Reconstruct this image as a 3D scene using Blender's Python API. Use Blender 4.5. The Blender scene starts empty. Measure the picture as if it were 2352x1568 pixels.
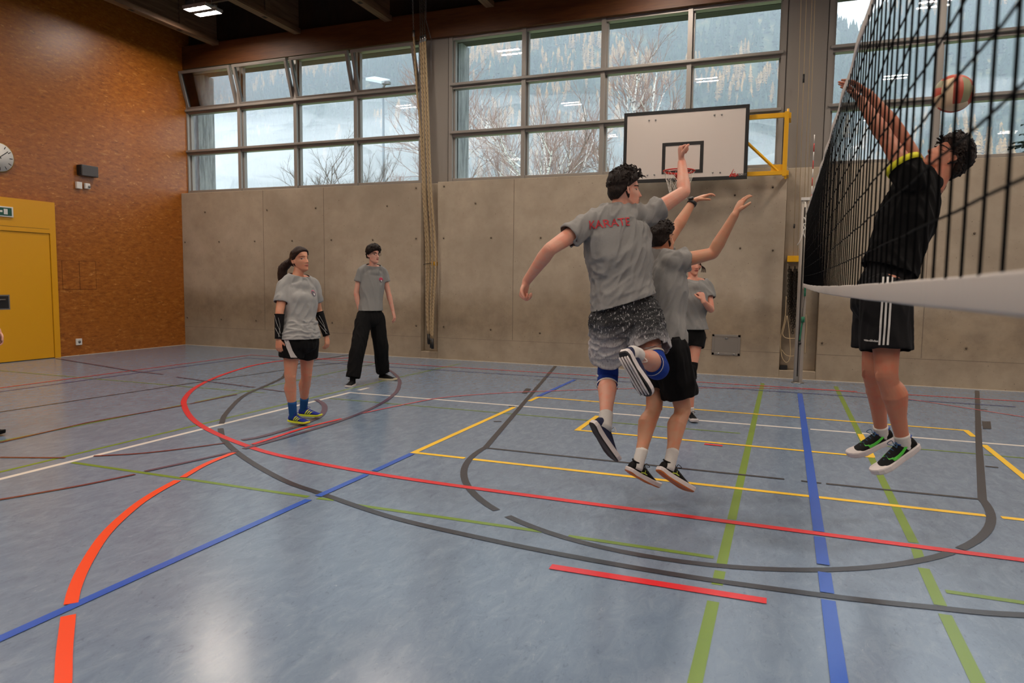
import bpy, bmesh, math, random
import numpy as np
from mathutils import Vector, Matrix, Euler, noise
from mathutils.bvhtree import BVHTree
SC = bpy.context.scene
COL = SC.collection
random.seed(7)
rng = np.random.default_rng(7)
R = math.radians

# ------------------------------------------------------------ camera
F_PX = 1616.17
CAMLOC = Vector((-0.240, -7.415, 1.409))
cd = bpy.data.cameras.new('camera')
cam = bpy.data.objects.new('camera', cd)
COL.objects.link(cam)
cam.location = CAMLOC
cam.rotation_euler = Euler((R(85.135), R(-0.682), R(21.137)), 'XYZ')
cd.sensor_width = 36.0
cd.lens = F_PX * 36.0 / 2352.0
cd.clip_start = 0.05
cd.clip_end = 5000
cd.dof.use_dof = True
cd.dof.focus_distance = 6.0
cd.dof.aperture_fstop = 3.5
SC.camera = cam
CM = cam.rotation_euler.to_matrix()

def ray(u, v):
    return CM @ Vector(((u - 1176) / F_PX, -(v - 784) / F_PX, -1.0))
def atd(u, v, d):                       # a point of the hall seen at u, v, d metres in front of the camera
    return CAMLOC + ray(u, v) * d
def atY(u, v, y):
    r = ray(u, v); return CAMLOC + r * ((y - CAMLOC.y) / r.y)
def atX(u, v, x):
    r = ray(u, v); return CAMLOC + r * ((x - CAMLOC.x) / r.x)
def atZ(u, v, z=0.0):
    r = ray(u, v); return CAMLOC + r * ((z - CAMLOC.z) / r.z)
def reach(a, u, v, length, sign):       # the point on a line of sight at a limb's length from a; sign +1 = the farther one
    r = ray(u, v); o = CAMLOC - a
    A = r.dot(r); B = 2 * r.dot(o); Cc = o.dot(o) - length * length
    D = B * B - 4 * A * Cc
    t = (-B + sign * math.sqrt(D)) / (2 * A) if D > 0 else -B / (2 * A)
    return CAMLOC + r * t

# ------------------------------------------------------------ world and daylight
SC.view_settings.view_transform = 'Standard'
SC.view_settings.look = 'None'
SC.view_settings.exposure = 0.0
SC.view_settings.gamma = 1.0
SC.view_settings.use_curve_mapping = False
WORLD = bpy.data.worlds.new('world'); SC.world = WORLD
WORLD.use_nodes = True
wn = WORLD.node_tree.nodes; wl = WORLD.node_tree.links
bg = wn['Background']
geo = wn.new('ShaderNodeTexCoord'); nz = wn.new('ShaderNodeTexNoise'); nz.inputs['Scale'].default_value = 2.2
nz.inputs['Detail'].default_value = 4
rp = wn.new('ShaderNodeValToRGB')
rp.color_ramp.elements[0].position = 0.3; rp.color_ramp.elements[0].color = (0.62, 0.78, 0.95, 1)
rp.color_ramp.elements[1].position = 0.7; rp.color_ramp.elements[1].color = (0.92, 0.97, 1.0, 1)
wl.new(geo.outputs['Generated'], nz.inputs['Vector']); wl.new(nz.outputs['Fac'], rp.inputs['Fac'])
wl.new(rp.outputs['Color'], bg.inputs['Color'])
bg.inputs['Strength'].default_value = 3.7
SC.cycles.volume_bounces = 1
SC.cycles.max_bounces = 8
SC.cycles.diffuse_bounces = 4
SC.cycles.transparent_max_bounces = 24
SC.cycles.sample_clamp_indirect = 6.0
SC.cycles.caustics_reflective = False
SC.cycles.caustics_refractive = False
SC.cycles.use_light_tree = True

def portal(x0, x1, z0, z1, y):
    l = bpy.data.lights.new('window_portal', 'AREA'); l.shape = 'RECTANGLE'
    l.size = x1 - x0; l.size_y = z1 - z0
    l.cycles.is_portal = True
    o = bpy.data.objects.new('window_portal', l); COL.objects.link(o)
    o.location = ((x0 + x1) / 2, y, (z0 + z1) / 2)
    o.rotation_euler = (R(-90), 0, 0)       # light travels towards -Y, into the hall
for a, b in ((-12, -6.5), (-5.9, -0.4), (0.24, 5.8), (6.4, 11.9)):
    portal(a, b, 3.2, 5.68, 4.35)
LAMP = 225.0        # strength of the ceiling lamps' diffusers

# ------------------------------------------------------------ helpers
def srgb(h):
    h = h.lstrip('#'); c = [int(h[i:i + 2], 16) / 255 for i in (0, 2, 4)]
    return tuple(x / 12.92 if x <= .04045 else ((x + .055) / 1.055) ** 2.4 for x in c) + (1.0,)
MATS = {}
def mat(name, col, rough=0.6, metal=0.0, spec=0.5, emit=None, estr=0.0):
    if name in MATS: return MATS[name]
    m = bpy.data.materials.new(name); m.use_nodes = True
    b = m.node_tree.nodes['Principled BSDF']
    b.inputs['Base Color'].default_value = srgb(col) if isinstance(col, str) else col
    b.inputs['Roughness'].default_value = rough; b.inputs['Metallic'].default_value = metal
    b.inputs['Specular IOR Level'].default_value = spec
    if emit:
        b.inputs['Emission Color'].default_value = srgb(emit); b.inputs['Emission Strength'].default_value = estr
    MATS[name] = m
    return m
class NT:                                # small node helper
    def __init__(s, m):
        s.m = m; s.n = m.node_tree.nodes; s.l = m.node_tree.links; s.b = s.n['Principled BSDF']
    def add(s, t, **kw):
        x = s.n.new(t)
        for k, v in kw.items():
            if k in x.inputs: x.inputs[k].default_value = v
            else: setattr(x, k, v)
        return x
    def link(s, a, b): s.l.new(a, b)
    def coords(s, scale=(1, 1, 1), rot=(0, 0, 0), kind='Object'):
        tc = s.add('ShaderNodeTexCoord'); mp = s.add('ShaderNodeMapping')
        mp.inputs['Scale'].default_value = scale; mp.inputs['Rotation'].default_value = rot
        s.link(tc.outputs[kind], mp.inputs['Vector']); return mp.outputs['Vector']
    def noise(s, vec, scale, detail=3, rough=.5, dist=0):
        x = s.add('ShaderNodeTexNoise'); x.inputs['Scale'].default_value = scale
        x.inputs['Detail'].default_value = detail; x.inputs['Roughness'].default_value = rough
        x.inputs['Distortion'].default_value = dist
        s.link(vec, x.inputs['Vector']); return x.outputs['Fac']
    def ramp(s, fac, stops):
        x = s.add('ShaderNodeValToRGB'); e = x.color_ramp.elements
        e[0].position, e[0].color = stops[0][0], stops[0][1]; e[1].position, e[1].color = stops[-1][0], stops[-1][1]
        for p_, c_ in stops[1:-1]:
            q = e.new(p_); q.color = c_
        s.link(fac, x.inputs['Fac']); return x.outputs['Color']
    def mix(s, fac, a, b, mode='MIX'):
        x = s.add('ShaderNodeMix'); x.data_type = 'RGBA'; x.blend_type = mode
        if isinstance(fac, (int, float)): x.inputs[0].default_value = fac
        else: s.link(fac, x.inputs[0])
        for sock, v in ((x.inputs[6], a), (x.inputs[7], b)):
            if isinstance(v, tuple): sock.default_value = v
            else: s.link(v, sock)
        return x.outputs[2]
    def bump(s, h, strength=.3, dist=.01):
        x = s.add('ShaderNodeBump'); x.inputs['Strength'].default_value = strength; x.inputs['Distance'].default_value = dist
        s.link(h, x.inputs['Height']); s.link(x.outputs['Normal'], s.b.inputs['Normal'])
G = lambda v: (v, v, v, 1)

class MB:                                # collects shapes into one mesh
    def __init__(s): s.v = []; s.f = []; s.mi = []; s.sm = []
    def add(s, vs, fs, mi=0, sm=False):
        k = len(s.v); s.v += [tuple(x) for x in vs]
        s.f += [tuple(i + k for i in f) for f in fs]; s.mi += [mi] * len(fs); s.sm += [sm] * len(fs); return s
    def box(s, x0, x1, y0, y1, z0, z1, mi=0, M=None):
        vs = [Vector((x, y, z)) for z in (z0, z1) for y in (y0, y1) for x in (x0, x1)]
        if M: vs = [M @ v for v in vs]
        return s.add(vs, [(0, 2, 3, 1), (4, 5, 7, 6), (0, 1, 5, 4), (2, 6, 7, 3), (0, 4, 6, 2), (1, 3, 7, 5)], mi)
    def quad(s, a, b, c, d, mi=0): return s.add([a, b, c, d], [(0, 1, 2, 3)], mi)
    def tube(s, pts, r, n=8, mi=0, caps=True, closed=False):
        pts = [Vector(p) for p in pts]; m = len(pts)
        rr = r if hasattr(r, '__len__') else [r] * m
        t0 = (pts[1] - pts[0]).normalized()
        up = Vector((0, 0, 1)) if abs(t0.z) < .9 else Vector((1, 0, 0))
        sx = t0.cross(up).normalized(); vs = []
        for i, p in enumerate(pts):
            if closed: t = (pts[(i + 1) % m] - pts[i - 1])
            else: t = (pts[min(i + 1, m - 1)] - pts[max(i - 1, 0)])
            t = t.normalized() if t.length > 1e-9 else t0
            sx = (sx - t * sx.dot(t)); sx = sx.normalized() if sx.length > 1e-6 else t.orthogonal().normalized()
            sy = t.cross(sx)
            for k in range(n):
                a = 2 * math.pi * k / n
                vs.append(p + (sx * math.cos(a) + sy * math.sin(a)) * rr[i])
        fs = []
        for i in range(m if closed else m - 1):
            j = (i + 1) % m
            for k in range(n):
                k2 = (k + 1) % n
                fs.append((i * n + k, i * n + k2, j * n + k2, j * n + k))
        if caps and not closed:
            fs.append(tuple(reversed(range(n)))); fs.append(tuple((m - 1) * n + k for k in range(n)))
        return s.add(vs, fs, mi, n > 5)
    def disc(s, c, nrm, r, n=24, th=0.0, mi=0):
        nrm = Vector(nrm).normalized(); c = Vector(c)
        a = c - nrm * th / 2; b = c + nrm * th / 2
        return s.tube([a, b], r, n, mi)
    def build(s, name, mats, parent=None):
        me = bpy.data.meshes.new(name); me.from_pydata(s.v, [], s.f)
        if not isinstance(mats, (list, tuple)): mats = [mats]
        for m in mats: me.materials.append(m)
        me.polygons.foreach_set('material_index', s.mi); me.polygons.foreach_set('use_smooth', s.sm)
        me.update()
        o = bpy.data.objects.new(name, me); COL.objects.link(o)
        if parent:
            o.parent = parent
            o.matrix_parent_inverse = Matrix.Translation(-parent.location) if parent.parent is None else Matrix.Identity(4)
        return o
def bev(o, w=.005, seg=2):
    m = o.modifiers.new('bevel', 'BEVEL'); m.width = w; m.segments = seg; m.limit_method = 'ANGLE'; m.angle_limit = R(40)
    return o
def tag(o, label=None, cat=None, group=None, kind=None):
    if label: o['label'] = label
    if cat: o['category'] = cat
    if group: o['group'] = group
    if kind: o['kind'] = kind
    return o
def empty(name, loc=(0, 0, 0)):
    o = bpy.data.objects.new(name, None); COL.objects.link(o); o.location = loc; o.empty_display_size = .1
    return o
def struct(o): o['kind'] = 'structure'; return o
def dup(o, parent=None, loc=None):
    c = o.copy(); COL.objects.link(c)
    if parent: c.parent = parent; c.matrix_parent_inverse = o.matrix_parent_inverse.copy()
    if loc is not None: c.location = loc
    for ch in o.children: dup(ch, c)
    return c
def text_mesh(s, size, bold=0.0):         # the flat outline of a word as (points, faces)
    cu = bpy.data.curves.new('lettering', 'FONT'); cu.body = s; cu.size = size; cu.align_x = 'CENTER'; cu.align_y = 'CENTER'
    cu.offset = bold; cu.resolution_u = 3
    o = bpy.data.objects.new('lettering', cu); COL.objects.link(o)
    dg = bpy.context.evaluated_depsgraph_get(); me = bpy.data.meshes.new_from_object(o.evaluated_get(dg))
    vs = [v.co.copy() for v in me.vertices]; fs = [tuple(p.vertices) for p in me.polygons]
    bpy.data.objects.remove(o); bpy.data.curves.remove(cu); bpy.data.meshes.remove(me)
    return vs, fs

# ------------------------------------------------------------ materials
m = mat('floor_lino', '#6f7a8c', .3); t = NT(m)
v = t.coords(); vs_ = t.coords((1, .45, 1), (0, 0, .4))
n1 = t.noise(vs_, 14, 8, .7, .8); n2 = t.noise(vs_, 45, 6, .7, 1.4); n3 = t.noise(v, 1.2, 3)
c1 = t.ramp(n1, [(.3, srgb('#5d6c84')), (.5, srgb('#708297')), (.7, srgb('#8b9cac'))])
c2 = t.ramp(n2, [(.33, srgb('#4d5a72')), (.43, srgb('#708298')), (.62, srgb('#708298')), (.70, srgb('#a0acb8')), (.78, srgb('#b4bac2'))])
c = t.mix(.5, c1, c2); c = t.mix(t.ramp(n3, [(.3, G(0)), (.7, G(.35))]), c, srgb('#74869a'))
t.link(c, t.b.inputs['Base Color'])
rr_ = t.ramp(n1, [(.3, G(.18)), (.7, G(.25))]); t.link(rr_, t.b.inputs['Roughness'])
t.bump(n1, .06, .01); t.b.inputs['Specular IOR Level'].default_value = .95
def linemat(name, col): return mat(name, col, .26, spec=.8)
LW = linemat('line_white', '#dcd8d0'); LB = linemat('line_blue', '#2456b8'); LR = linemat('line_red', '#d4252f')
LK = linemat('line_black', '#30323a'); LY = linemat('line_yellow', '#f2c536'); LG = linemat('line_green', '#6d8a2e')
LO = linemat('line_orange', '#ee4a22'); LP = linemat('line_purple', '#574458'); LD = linemat('line_darkred', '#6a3038')
LBT = linemat('line_blue_thin', '#34498c')

m = mat('osb', '#a85c1c', .38); t = NT(m)
va = t.coords((1, 4, 14), (R(4), 0, 0)); vb = t.coords((1, 6, 15), (R(-14), 0, 0)); vc = t.coords((1, 3.5, 9), (R(27), 0, 0))
a1 = t.noise(va, 1.5, 6, .7, .5); a2 = t.noise(vb, 1.8, 6, .7, .6); a3 = t.noise(vc, 2.2, 5, .65, .5); big = t.noise(t.coords(), .55, 3)
base = t.ramp(a1, [(.32, srgb('#6e3c0e')), (.47, srgb('#98561a')), (.58, srgb('#aa6624')), (.72, srgb('#dca65a'))])
b2 = t.ramp(a2, [(.34, srgb('#60310a')), (.5, srgb('#98581a')), (.66, srgb('#ae6c28')), (.75, srgb('#e4b266'))])
c = t.mix(.5, base, b2)
c = t.mix(t.ramp(a3, [(.63, G(0)), (.7, G(.8))]), c, srgb('#d99c55'))
c = t.mix(t.ramp(a3, [(.26, G(.7)), (.33, G(0))]), c, srgb('#5a2808'))
c = t.mix(t.ramp(big, [(.35, G(.0)), (.7, G(.4))]), c, srgb('#9c5a16'))
t.link(c, t.b.inputs['Base Color']); t.bump(a1, .1, .004)
m = mat('wood_fascia', '#9c4e18', .55); t = NT(m)
g = t.noise(t.coords((1, 6, 10)), 3, 5, .6, .4); t.link(t.ramp(g, [(.3, srgb('#4a260a')), (.7, srgb('#623814'))]), t.b.inputs['Base Color'])
m = mat('wood_deck', '#3c2414', .8); t = NT(m)
g = t.noise(t.coords((3, .5, 1)), 3, 4); t.link(t.ramp(g, [(.3, srgb('#1c1009')), (.7, srgb('#2e1d12'))]), t.b.inputs['Base Color'])
m = mat('wood_beam', '#8d6a48', .65); t = NT(m)
g = t.noise(t.coords((12, .8, 12)), 2, 5); t.link(t.ramp(g, [(.3, srgb('#5a4230')), (.7, srgb('#7d624a'))]), t.b.inputs['Base Color'])

m = mat('concrete', '#9c8f80', .7); t = NT(m)
v = t.coords(); big = t.noise(v, .55, 5, .6, .3); mid = t.noise(v, 3.2, 6, .65); fine = t.noise(v, 60, 3, .6)
pits = t.add('ShaderNodeTexVoronoi'); pits.inputs['Scale'].default_value = 9; t.link(v, pits.inputs['Vector'])
pits2 = t.add('ShaderNodeTexVoronoi'); pits2.inputs['Scale'].default_value = 16; t.link(v, pits2.inputs['Vector'])
c = t.ramp(big, [(.3, srgb('#988c7a')), (.5, srgb('#ada08c')), (.7, srgb('#beb29e'))])
c = t.mix(t.ramp(mid, [(.35, G(.35)), (.6, G(0))]), c, srgb('#8f806e'))
# damp-looking darker belt that runs along the wall at chest height
sep = t.add('ShaderNodeSeparateXYZ'); t.link(v, sep.inputs[0])
wob = t.add('ShaderNodeMath', operation='MULTIPLY_ADD'); wob.inputs[1].default_value = .9; t.link(big, wob.inputs[0]); t.link(sep.outputs['Z'], wob.inputs[2])
belt = t.ramp(wob.outputs[0], [(.0, G(0.1)), (.95, G(.25)), (1.0, G(.25))])
mr = t.add('ShaderNodeMapRange'); mr.inputs['From Min'].default_value = .7; mr.inputs['From Max'].default_value = 2.6
t.link(wob.outputs[0], mr.inputs['Value'])
belt = t.ramp(mr.outputs[0], [(0, G(.35)), (.2, G(.72)), (.38, G(.6)), (.55, G(.08)), (1, G(0))])
c = t.mix(belt, c, t.ramp(mid, [(.3, srgb('#665642')), (.65, srgb('#8e7c62'))]))
c = t.mix(t.ramp(pits.outputs['Distance'], [(.04, G(.95)), (.06, G(0))]), c, srgb('#5a4e44'))
c = t.mix(t.ramp(pits2.outputs['Distance'], [(.05, G(.8)), (.085, G(0))]), c, srgb('#6a5d50'))
t.link(c, t.b.inputs['Base Color']); t.bump(mid, .12, .01)
m = mat('concrete_out', '#8d9090', .85); t = NT(m)
g = t.noise(t.coords((5, 5, .7)), 2.4, 6, .7); t.link(t.ramp(g, [(.3, srgb('#5d6062')), (.5, srgb('#8f9292')), (.7, srgb('#b2b4b2'))]), t.b.inputs['Base Color']); t.bump(g, .4, .02)
m = mat('frame_alu', '#8f8a84', .42, .15)
ALU = m
PANEL = mat('panel_grey', '#857f78', .6)
WARMDARK = mat('shadow_gap', '#2a2420', .8)
STEEL = mat('steel', '#9a9a98', .35, .9)
DSTEEL = mat('dark_steel', '#3e3c3a', .4, .8)
YEL = mat('yellow_paint', '#e2a80c', .4)
YELD = mat('yellow_door', '#d99c08', .45)
BLK = mat('black_plastic', '#141414', .5)
WHT = mat('white_plastic', '#d8d6d0', .5)
GREYP = mat('grey_plastic', '#6a6866', .55)
m = mat('glass', '#ffffff', .0)
nt_ = m.node_tree; nt_.nodes.clear()
out = nt_.nodes.new('ShaderNodeOutputMaterial'); mx = nt_.nodes.new('ShaderNodeMixShader'); tr = nt_.nodes.new('ShaderNodeBsdfTransparent')
gl = nt_.nodes.new('ShaderNodeBsdfGlossy'); gl.inputs['Roughness'].default_value = 0.0; fr = nt_.nodes.new('ShaderNodeFresnel'); fr.inputs['IOR'].default_value = 1.45
mm = nt_.nodes.new('ShaderNodeMath'); mm.operation = 'MULTIPLY'; mm.inputs[1].default_value = 1.6
tr.inputs['Color'].default_value = (.93, .96, .97, 1)
nt_.links.new(fr.outputs[0], mm.inputs[0]); nt_.links.new(mm.outputs[0], mx.inputs[0]); nt_.links.new(tr.outputs[0], mx.inputs[1]); nt_.links.new(gl.outputs[0], mx.inputs[2]); nt_.links.new(mx.outputs[0], out.inputs[0])
GLASS = m

# ------------------------------------------------------------ the hall
XL, XR, YB, YF = -12.0, 12.0, 3.91, -20.0
ZT = 6.85
floor_o = struct(MB().box(XL - .2, XR + .2, YF - .2, YB + .5, -.2, 0).build('floor', MATS['floor_lino']))
struct(MB().box(XL - .2, XR + .2, YF - .2, 4.9, ZT, ZT + .25).build('ceiling', MATS['wood_deck']))
wall_l = MB().box(XL - .2, XL, YF - .2, 4.3, 0, ZT)
struct(wall_l.build('wall_left', MATS['osb']))
struct(MB().box(XR, XR + .2, YF - .2, 4.35, 0, ZT).build('wall_right', MATS['osb']))
struct(MB().box(XL, XR, YF - .2, YF, 0, ZT).build('wall_front', MATS['osb']))
wb = MB()
CH = ((-6.385, -6.05), (-0.27, 0.24))
for x0, x1 in ((XL, CH[0][0]), (CH[0][1], CH[1][0]), (CH[1][1], XR)):
    wb.box(x0, x1, YB, 4.12, 0, 3.15)
for x0, x1 in CH:
    wb.box(x0, x1, YB, 4.12, 0, .125); wb.box(x0, x1, 4.06, 4.12, .125, 3.15)
wb.box(XL, XR, 4.12, 4.22, 0, 3.15)
WB = struct(bev(wb.build('wall_back', MATS['concrete']), .006, 1))
# form-tie holes: a small rim with a dark disc, its colour standing in for shade in the recess
def tie(x, z):
    b = MB(); b.tube([(x + .026 * math.cos(a), YB - .001, z + .026 * math.sin(a)) for a in np.linspace(0, 2 * math.pi, 14, endpoint=False)], .004, 5, 0, closed=True)
    b.disc((x, YB - .0005, z - .002), (0, 1, 0), .015, 14, .003, 1)
    o = b.build('tie_hole', [MATS['concrete'], mat('tie_dark', '#53483c', .9)], WB)
for u, v_ in ((471, 487), (613, 482), (725, 478), (889, 473), (956, 432), (425, 556), (503, 555), (585, 554), (671, 553), (761, 551), (856, 551), (956, 548),
              (430, 729), (508, 733), (588, 736), (763, 741), (956, 748), (1020, 428), (1019, 547), (1019, 750), (1092, 467), (1128, 546), (1242, 546), (1127, 757), (1240, 765), (1359, 764), (1688, 448),
              (1621, 775), (1888, 788), (2219, 800), (2314, 430), (2238, 536), (1775, 430), (1700, 570), (1775, 575), (2080, 420)):
    p_ = atY(u, v_, YB); tie(p_.x, p_.z)
js = MB()
for x in (-9.9, -8.47, -4.6, -2.9, 1.6, 3.1):
    js.box(x - .004, x + .004, YB - .0015, YB + .01, .4, 3.14)
for x0, x1 in ((XL, CH[0][0]), (CH[0][1], CH[1][0]), (CH[1][1], XR)):
    js.box(x0, x1, YB - .001, YB + .01, .385, .39)
js.build('board_joint', mat('joint', '#72665a', .9), WB)
# sealant joints along the foot of the walls
bl = MB(); bl.box(XL, XR, YB - .008, YB + .001, 0, .006)
struct(bl.build('baseboard_back', mat('sealant', '#cfc5b4', .6)))
bl = MB(); bl.box(XL - .001, XL + .008, 1.15, YB, 0, .006); struct(bl.build('baseboard_left', MATS['sealant']))

# grey panels between the windows, fascia and the dark wall above it
pn = MB()
for x0, x1 in ((-6.52, -5.88), (-.42, .26), (5.78, 6.42), (11.9, 12.0)):
    pn.box(x0, x1, 4.1, 4.3, 3.1, 5.7)
    pn.box(x0 + .06, x0 + .066, 4.094, 4.1, 3.15, 5.68, 1); pn.box(x1 - .066, x1 - .06, 4.094, 4.1, 3.15, 5.68, 1)
struct(pn.build('wall_window_piers', [PANEL, WARMDARK]))
struct(MB().box(XL, XR, 4.03, 4.3, 5.675, 6.13).build('trim_fascia', MATS['wood_fascia']))
struct(MB().box(XL, XR, 4.22, 4.4, 6.13, ZT).build('wall_back_upper', MATS['wood_deck']))

# windows: frame grid, panes, tilted sashes in the first one
ZR = (3.18, 4.0, 4.83, 5.68)
def window(n, x0, x1, cols, tilt=False):
    W = empty('window_%d' % n, ((x0 + x1) / 2, 4.2, 3.18)); struct(W)
    xs = np.linspace(x0, x1, cols + 1)
    b = MB()
    for i, x in enumerate(xs):
        w = .035
        b.box(x - w, x + w, 4.094, 4.25, ZR[0], ZR[3])
        b.box(x + (w if i < cols else -w - .03), x + (w + .03 if i < cols else -w), 4.16, 4.24, ZR[0], ZR[3])
    b.build('mullion_frame', ALU, W)
    b = MB()
    for k, z in enumerate(ZR):
        h = .045 if 0 < k < 3 else .04
        z0 = z - h; z1 = z + h
        if k == 0: z0, z1 = z, z + .05
        if k == 3: z0, z1 = z - .06, z
        b.box(x0, x1, 4.115, 4.245, z0, z1)
        if 0 < k < 3:
            b.box(x0, x1, 4.06, 4.12, z + .005, z + .05)
    bev(b.build('transom_frame', ALU, W), .006, 2)
    for i in range(cols):
        for k in range(3):
            a, c_ = xs[i] + .03, xs[i + 1] - .03; z0, z1 = ZR[k] + .03, ZR[k + 1] - .03
            if tilt and k == 2:
                # bottom-hung sash, its head leaning into the hall
                piv = Vector(((a + c_) / 2, 4.13, z0 + .02)); L = z1 - z0 - .03; hw = (c_ - a) / 2 - .005
                M = Matrix.Translation(piv) @ Matrix.Rotation(R(17), 4, 'X')
                s = MB(); e = .055
                s.box(-hw, hw, -.035, .035, 0, e, 0, M); s.box(-hw, hw, -.035, .035, L - e, L, 0, M)
                s.box(-hw, -hw + e, -.035, .035, e, L - e, 0, M); s.box(hw - e, hw, -.035, .035, e, L - e, 0, M)
                so = bev(s.build('sash', mat('sash_alu', '#7d7974', .45, .15), W), .004, 2)
                MB().box(-hw + e, hw - e, -.004, .004, e, L - e, 0, M).build('pane', GLASS, W)
                s = MB(); tp = M @ Vector((0, -.02, L - .02))
                s.tube([tp, Vector((piv.x - .05, 4.06, z1 + .0))], .008, 6); s.tube([tp + Vector((-.25, .03, .02)), tp + Vector((.25, .03, .02))], .01, 6)
                s.build('stay_arm', DSTEEL, W)
            else:
                b = MB(); b.quad((a, 4.215, z0), (c_, 4.215, z0), (c_, 4.215, z1), (a, 4.215, z1)); b.build('pane', GLASS, W)
    return W
window(1, -12.0, -6.5, 4, True)
window(2, -5.9, -0.4, 4)
window(3, .24, 5.8, 4)
window(4, 6.4, 11.9, 4)

# outside: eave and concrete fins
ex = MB(); ex.box(XL - 1, XR, 4.3, 4.78, 5.72, 6.2); ex.box(XL - 1, XR, 4.26, 4.3, 5.62, 5.76)
struct(ex.build('roof_eave', mat('eave_dark', '#4a463e', .8)))
fn = MB()
for x in (-12.0, -5.9, .2 - .05, 6.4): fn.box(x - .35, x, 4.42, 4.88, -.5, 5.72)
struct(fn.build('wall_outer_fins', MATS['concrete_out']))

# roof beams: web with flanges, running across the hall
beam0 = None
for i, x in enumerate([-10.98 - .05 + 1.98 * k for k in range(12)]):
    b = MB()
    b.box(x - .03, x + .03, YF, 3.95, 6.1, ZT); b.box(x - .075, x + .075, YF, 3.95, 6.03, 6.12); b.box(x - .075, x + .075, YF, 3.95, ZT - .12, ZT)
    o = struct(b.build('trim_roof_beam', MATS['wood_beam']))
    sl = MB()
    for y in np.arange(-18, 3.6, 1.05):
        sl.box(x - .03, x + .03, y, y + .09, 6.026, 6.034)
    sl.build('slot', WARMDARK, o)
    br = MB()
    for y in np.arange(-18, 4, 2.1):
        br.box(x - .06, x + .06, y, y + .12, 6.1, ZT)
    br.build('stiffener', MATS['wood_beam'], o)
pr = MB()
for y in (3.2, -1.2, -5.6, -10, -14.4): pr.box(XL, XR, y - .03, y + .03, 6.5, 6.6)
struct(pr.build('trim_purlin', mat('rail_grey', '#6a625a', .6)))

# ceiling lamps (two diffusers each)
DIFF = mat('lamp_diffuser', '#ffffff', .5, emit='#ffeede', estr=LAMP)
L0 = empty('ceiling_lamp', (0, 0, 6.2))
b = MB()
for s in (-1, 1):
    b.box(-.27, .27, s * .125 - .085, s * .125 + .085, 6.2, 6.24)
b.box(-.3, .3, -.03, .03, 6.215, 6.25)
hs = bev(b.build('housing', mat('lamp_housing', '#b8b6b2', .4, .3)), .004, 1); hs.parent = L0; hs.matrix_parent_inverse = Matrix.Translation((0, 0, -6.2))
for s in (-1, 1):
    b = MB(); b.quad((-.25, s * .125 - .07, 6.198), (-.25, s * .125 + .07, 6.198), (.25, s * .125 + .07, 6.198), (.25, s * .125 - .07, 6.198))
    d = b.build('diffuser', DIFF); d.parent = L0; d.matrix_parent_inverse = Matrix.Translation((0, 0, -6.2))
b = MB(); lz0, lz1 = 6.178, 6.2  # blades added under the diffusers to keep lamp light off the upper walls
for s in (-1, 1):
    yc = s * .125
    for q in (-.073, .073): b.box(-.255, .255, yc + q - .003, yc + q + .003, lz0, lz1)
    for q in (-.253, -.126, 0, .126, .253): b.box(q - .002, q + .002, yc - .07, yc + .07, lz0, lz1)
lv = b.build('added_louvre', mat('added_louvre_grey', '#6c6a68', .6)); lv.parent = L0; lv.matrix_parent_inverse = Matrix.Translation((0, 0, -6.2))
for sx_ in (-.2, .2):
    h_ = MB().tube([(sx_, 0, 6.24), (sx_, 0, ZT)], .006, 6).build('hanger', STEEL); h_.parent = L0; h_.matrix_parent_inverse = Matrix.Translation((0, 0, -6.2))
first = True
for ci, x in enumerate((-10.2, -5.8, -2.15, 1.93, 6.0, 10.0)):
    ys = (2.78, -1.65, -6.0, -10.4, -14.8) if ci % 2 == 0 else (1.72, -2.8, -7.2, -11.6, -16.0)
    for y in ys:
        o = L0 if first else dup(L0)
        o.location = (x, y, 6.2)
        tag(o, 'white twin panel ceiling lamp hanging between the wooden roof beams above the orange wall' if first else
            'white twin panel ceiling lamp of the hall, seen only mirrored in the window panes', 'ceiling lamp', 'twin panel ceiling lamps')
        first = False

# ------------------------------------------------------------ floor markings
def line(pts, w, m, closed=False, name='court_line'):
    pts = [Vector((p[0], p[1], 0)) for p in pts]; n = len(pts); vs = []
    line.k += 1; z = .0006 + .00006 * line.k
    for i, p in enumerate(pts):
        a = pts[i - 1] if i > 0 else p; b = pts[i + 1] if i < n - 1 else p
        t = (b - a).normalized(); q = Vector((-t.y, t.x, 0)) * w / 2
        vs += [(p.x + q.x, p.y + q.y, z), (p.x - q.x, p.y - q.y, z)]
    fs = [(2 * i, 2 * i + 1, 2 * i + 3, 2 * i + 2) for i in range(n - 1)]
    b = MB(); b.add(vs, [tuple(reversed(f)) for f in fs]); return b.build(name, m, floor_o)
line.k = 0
S_ = 1.03
def ln(pts, w, m, **k): return line([(x * S_, y * S_ ) for x, y in pts], w, m, **k)
OX, OY = 0.008, 0.22                   # the hall's own origin against the calibration frame
def arc(cx, cy, r, a0, a1, n=48): return [(cx + r * math.cos(R(a)), cy + r * math.sin(R(a))) for a in np.linspace(a0, a1, n)]
def px(pts): return [tuple((atZ(u, v).x, atZ(u, v).y)) for u, v in pts]
def smooth(pts, k=6):
    P = [Vector((p[0], p[1], p[2] if len(p) > 2 else 0)) for p in pts]; out = []
    for i in range(len(P) - 1):
        p0 = P[i - 1] if i else P[0] * 2 - P[1]; p1, p2 = P[i], P[i + 1]; p3 = P[i + 2] if i + 2 < len(P) else P[-1] * 2 - P[-2]
        for j in range(k):
            s = j / k
            out.append(.5 * ((2 * p1) + (p2 - p0) * s + (2 * p0 - 5 * p1 + 4 * p2 - p3) * s * s + (3 * p1 - p0 - 3 * p2 + p3) * s ** 3))
    out.append(P[-1]); return out
Wd = .052
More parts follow.
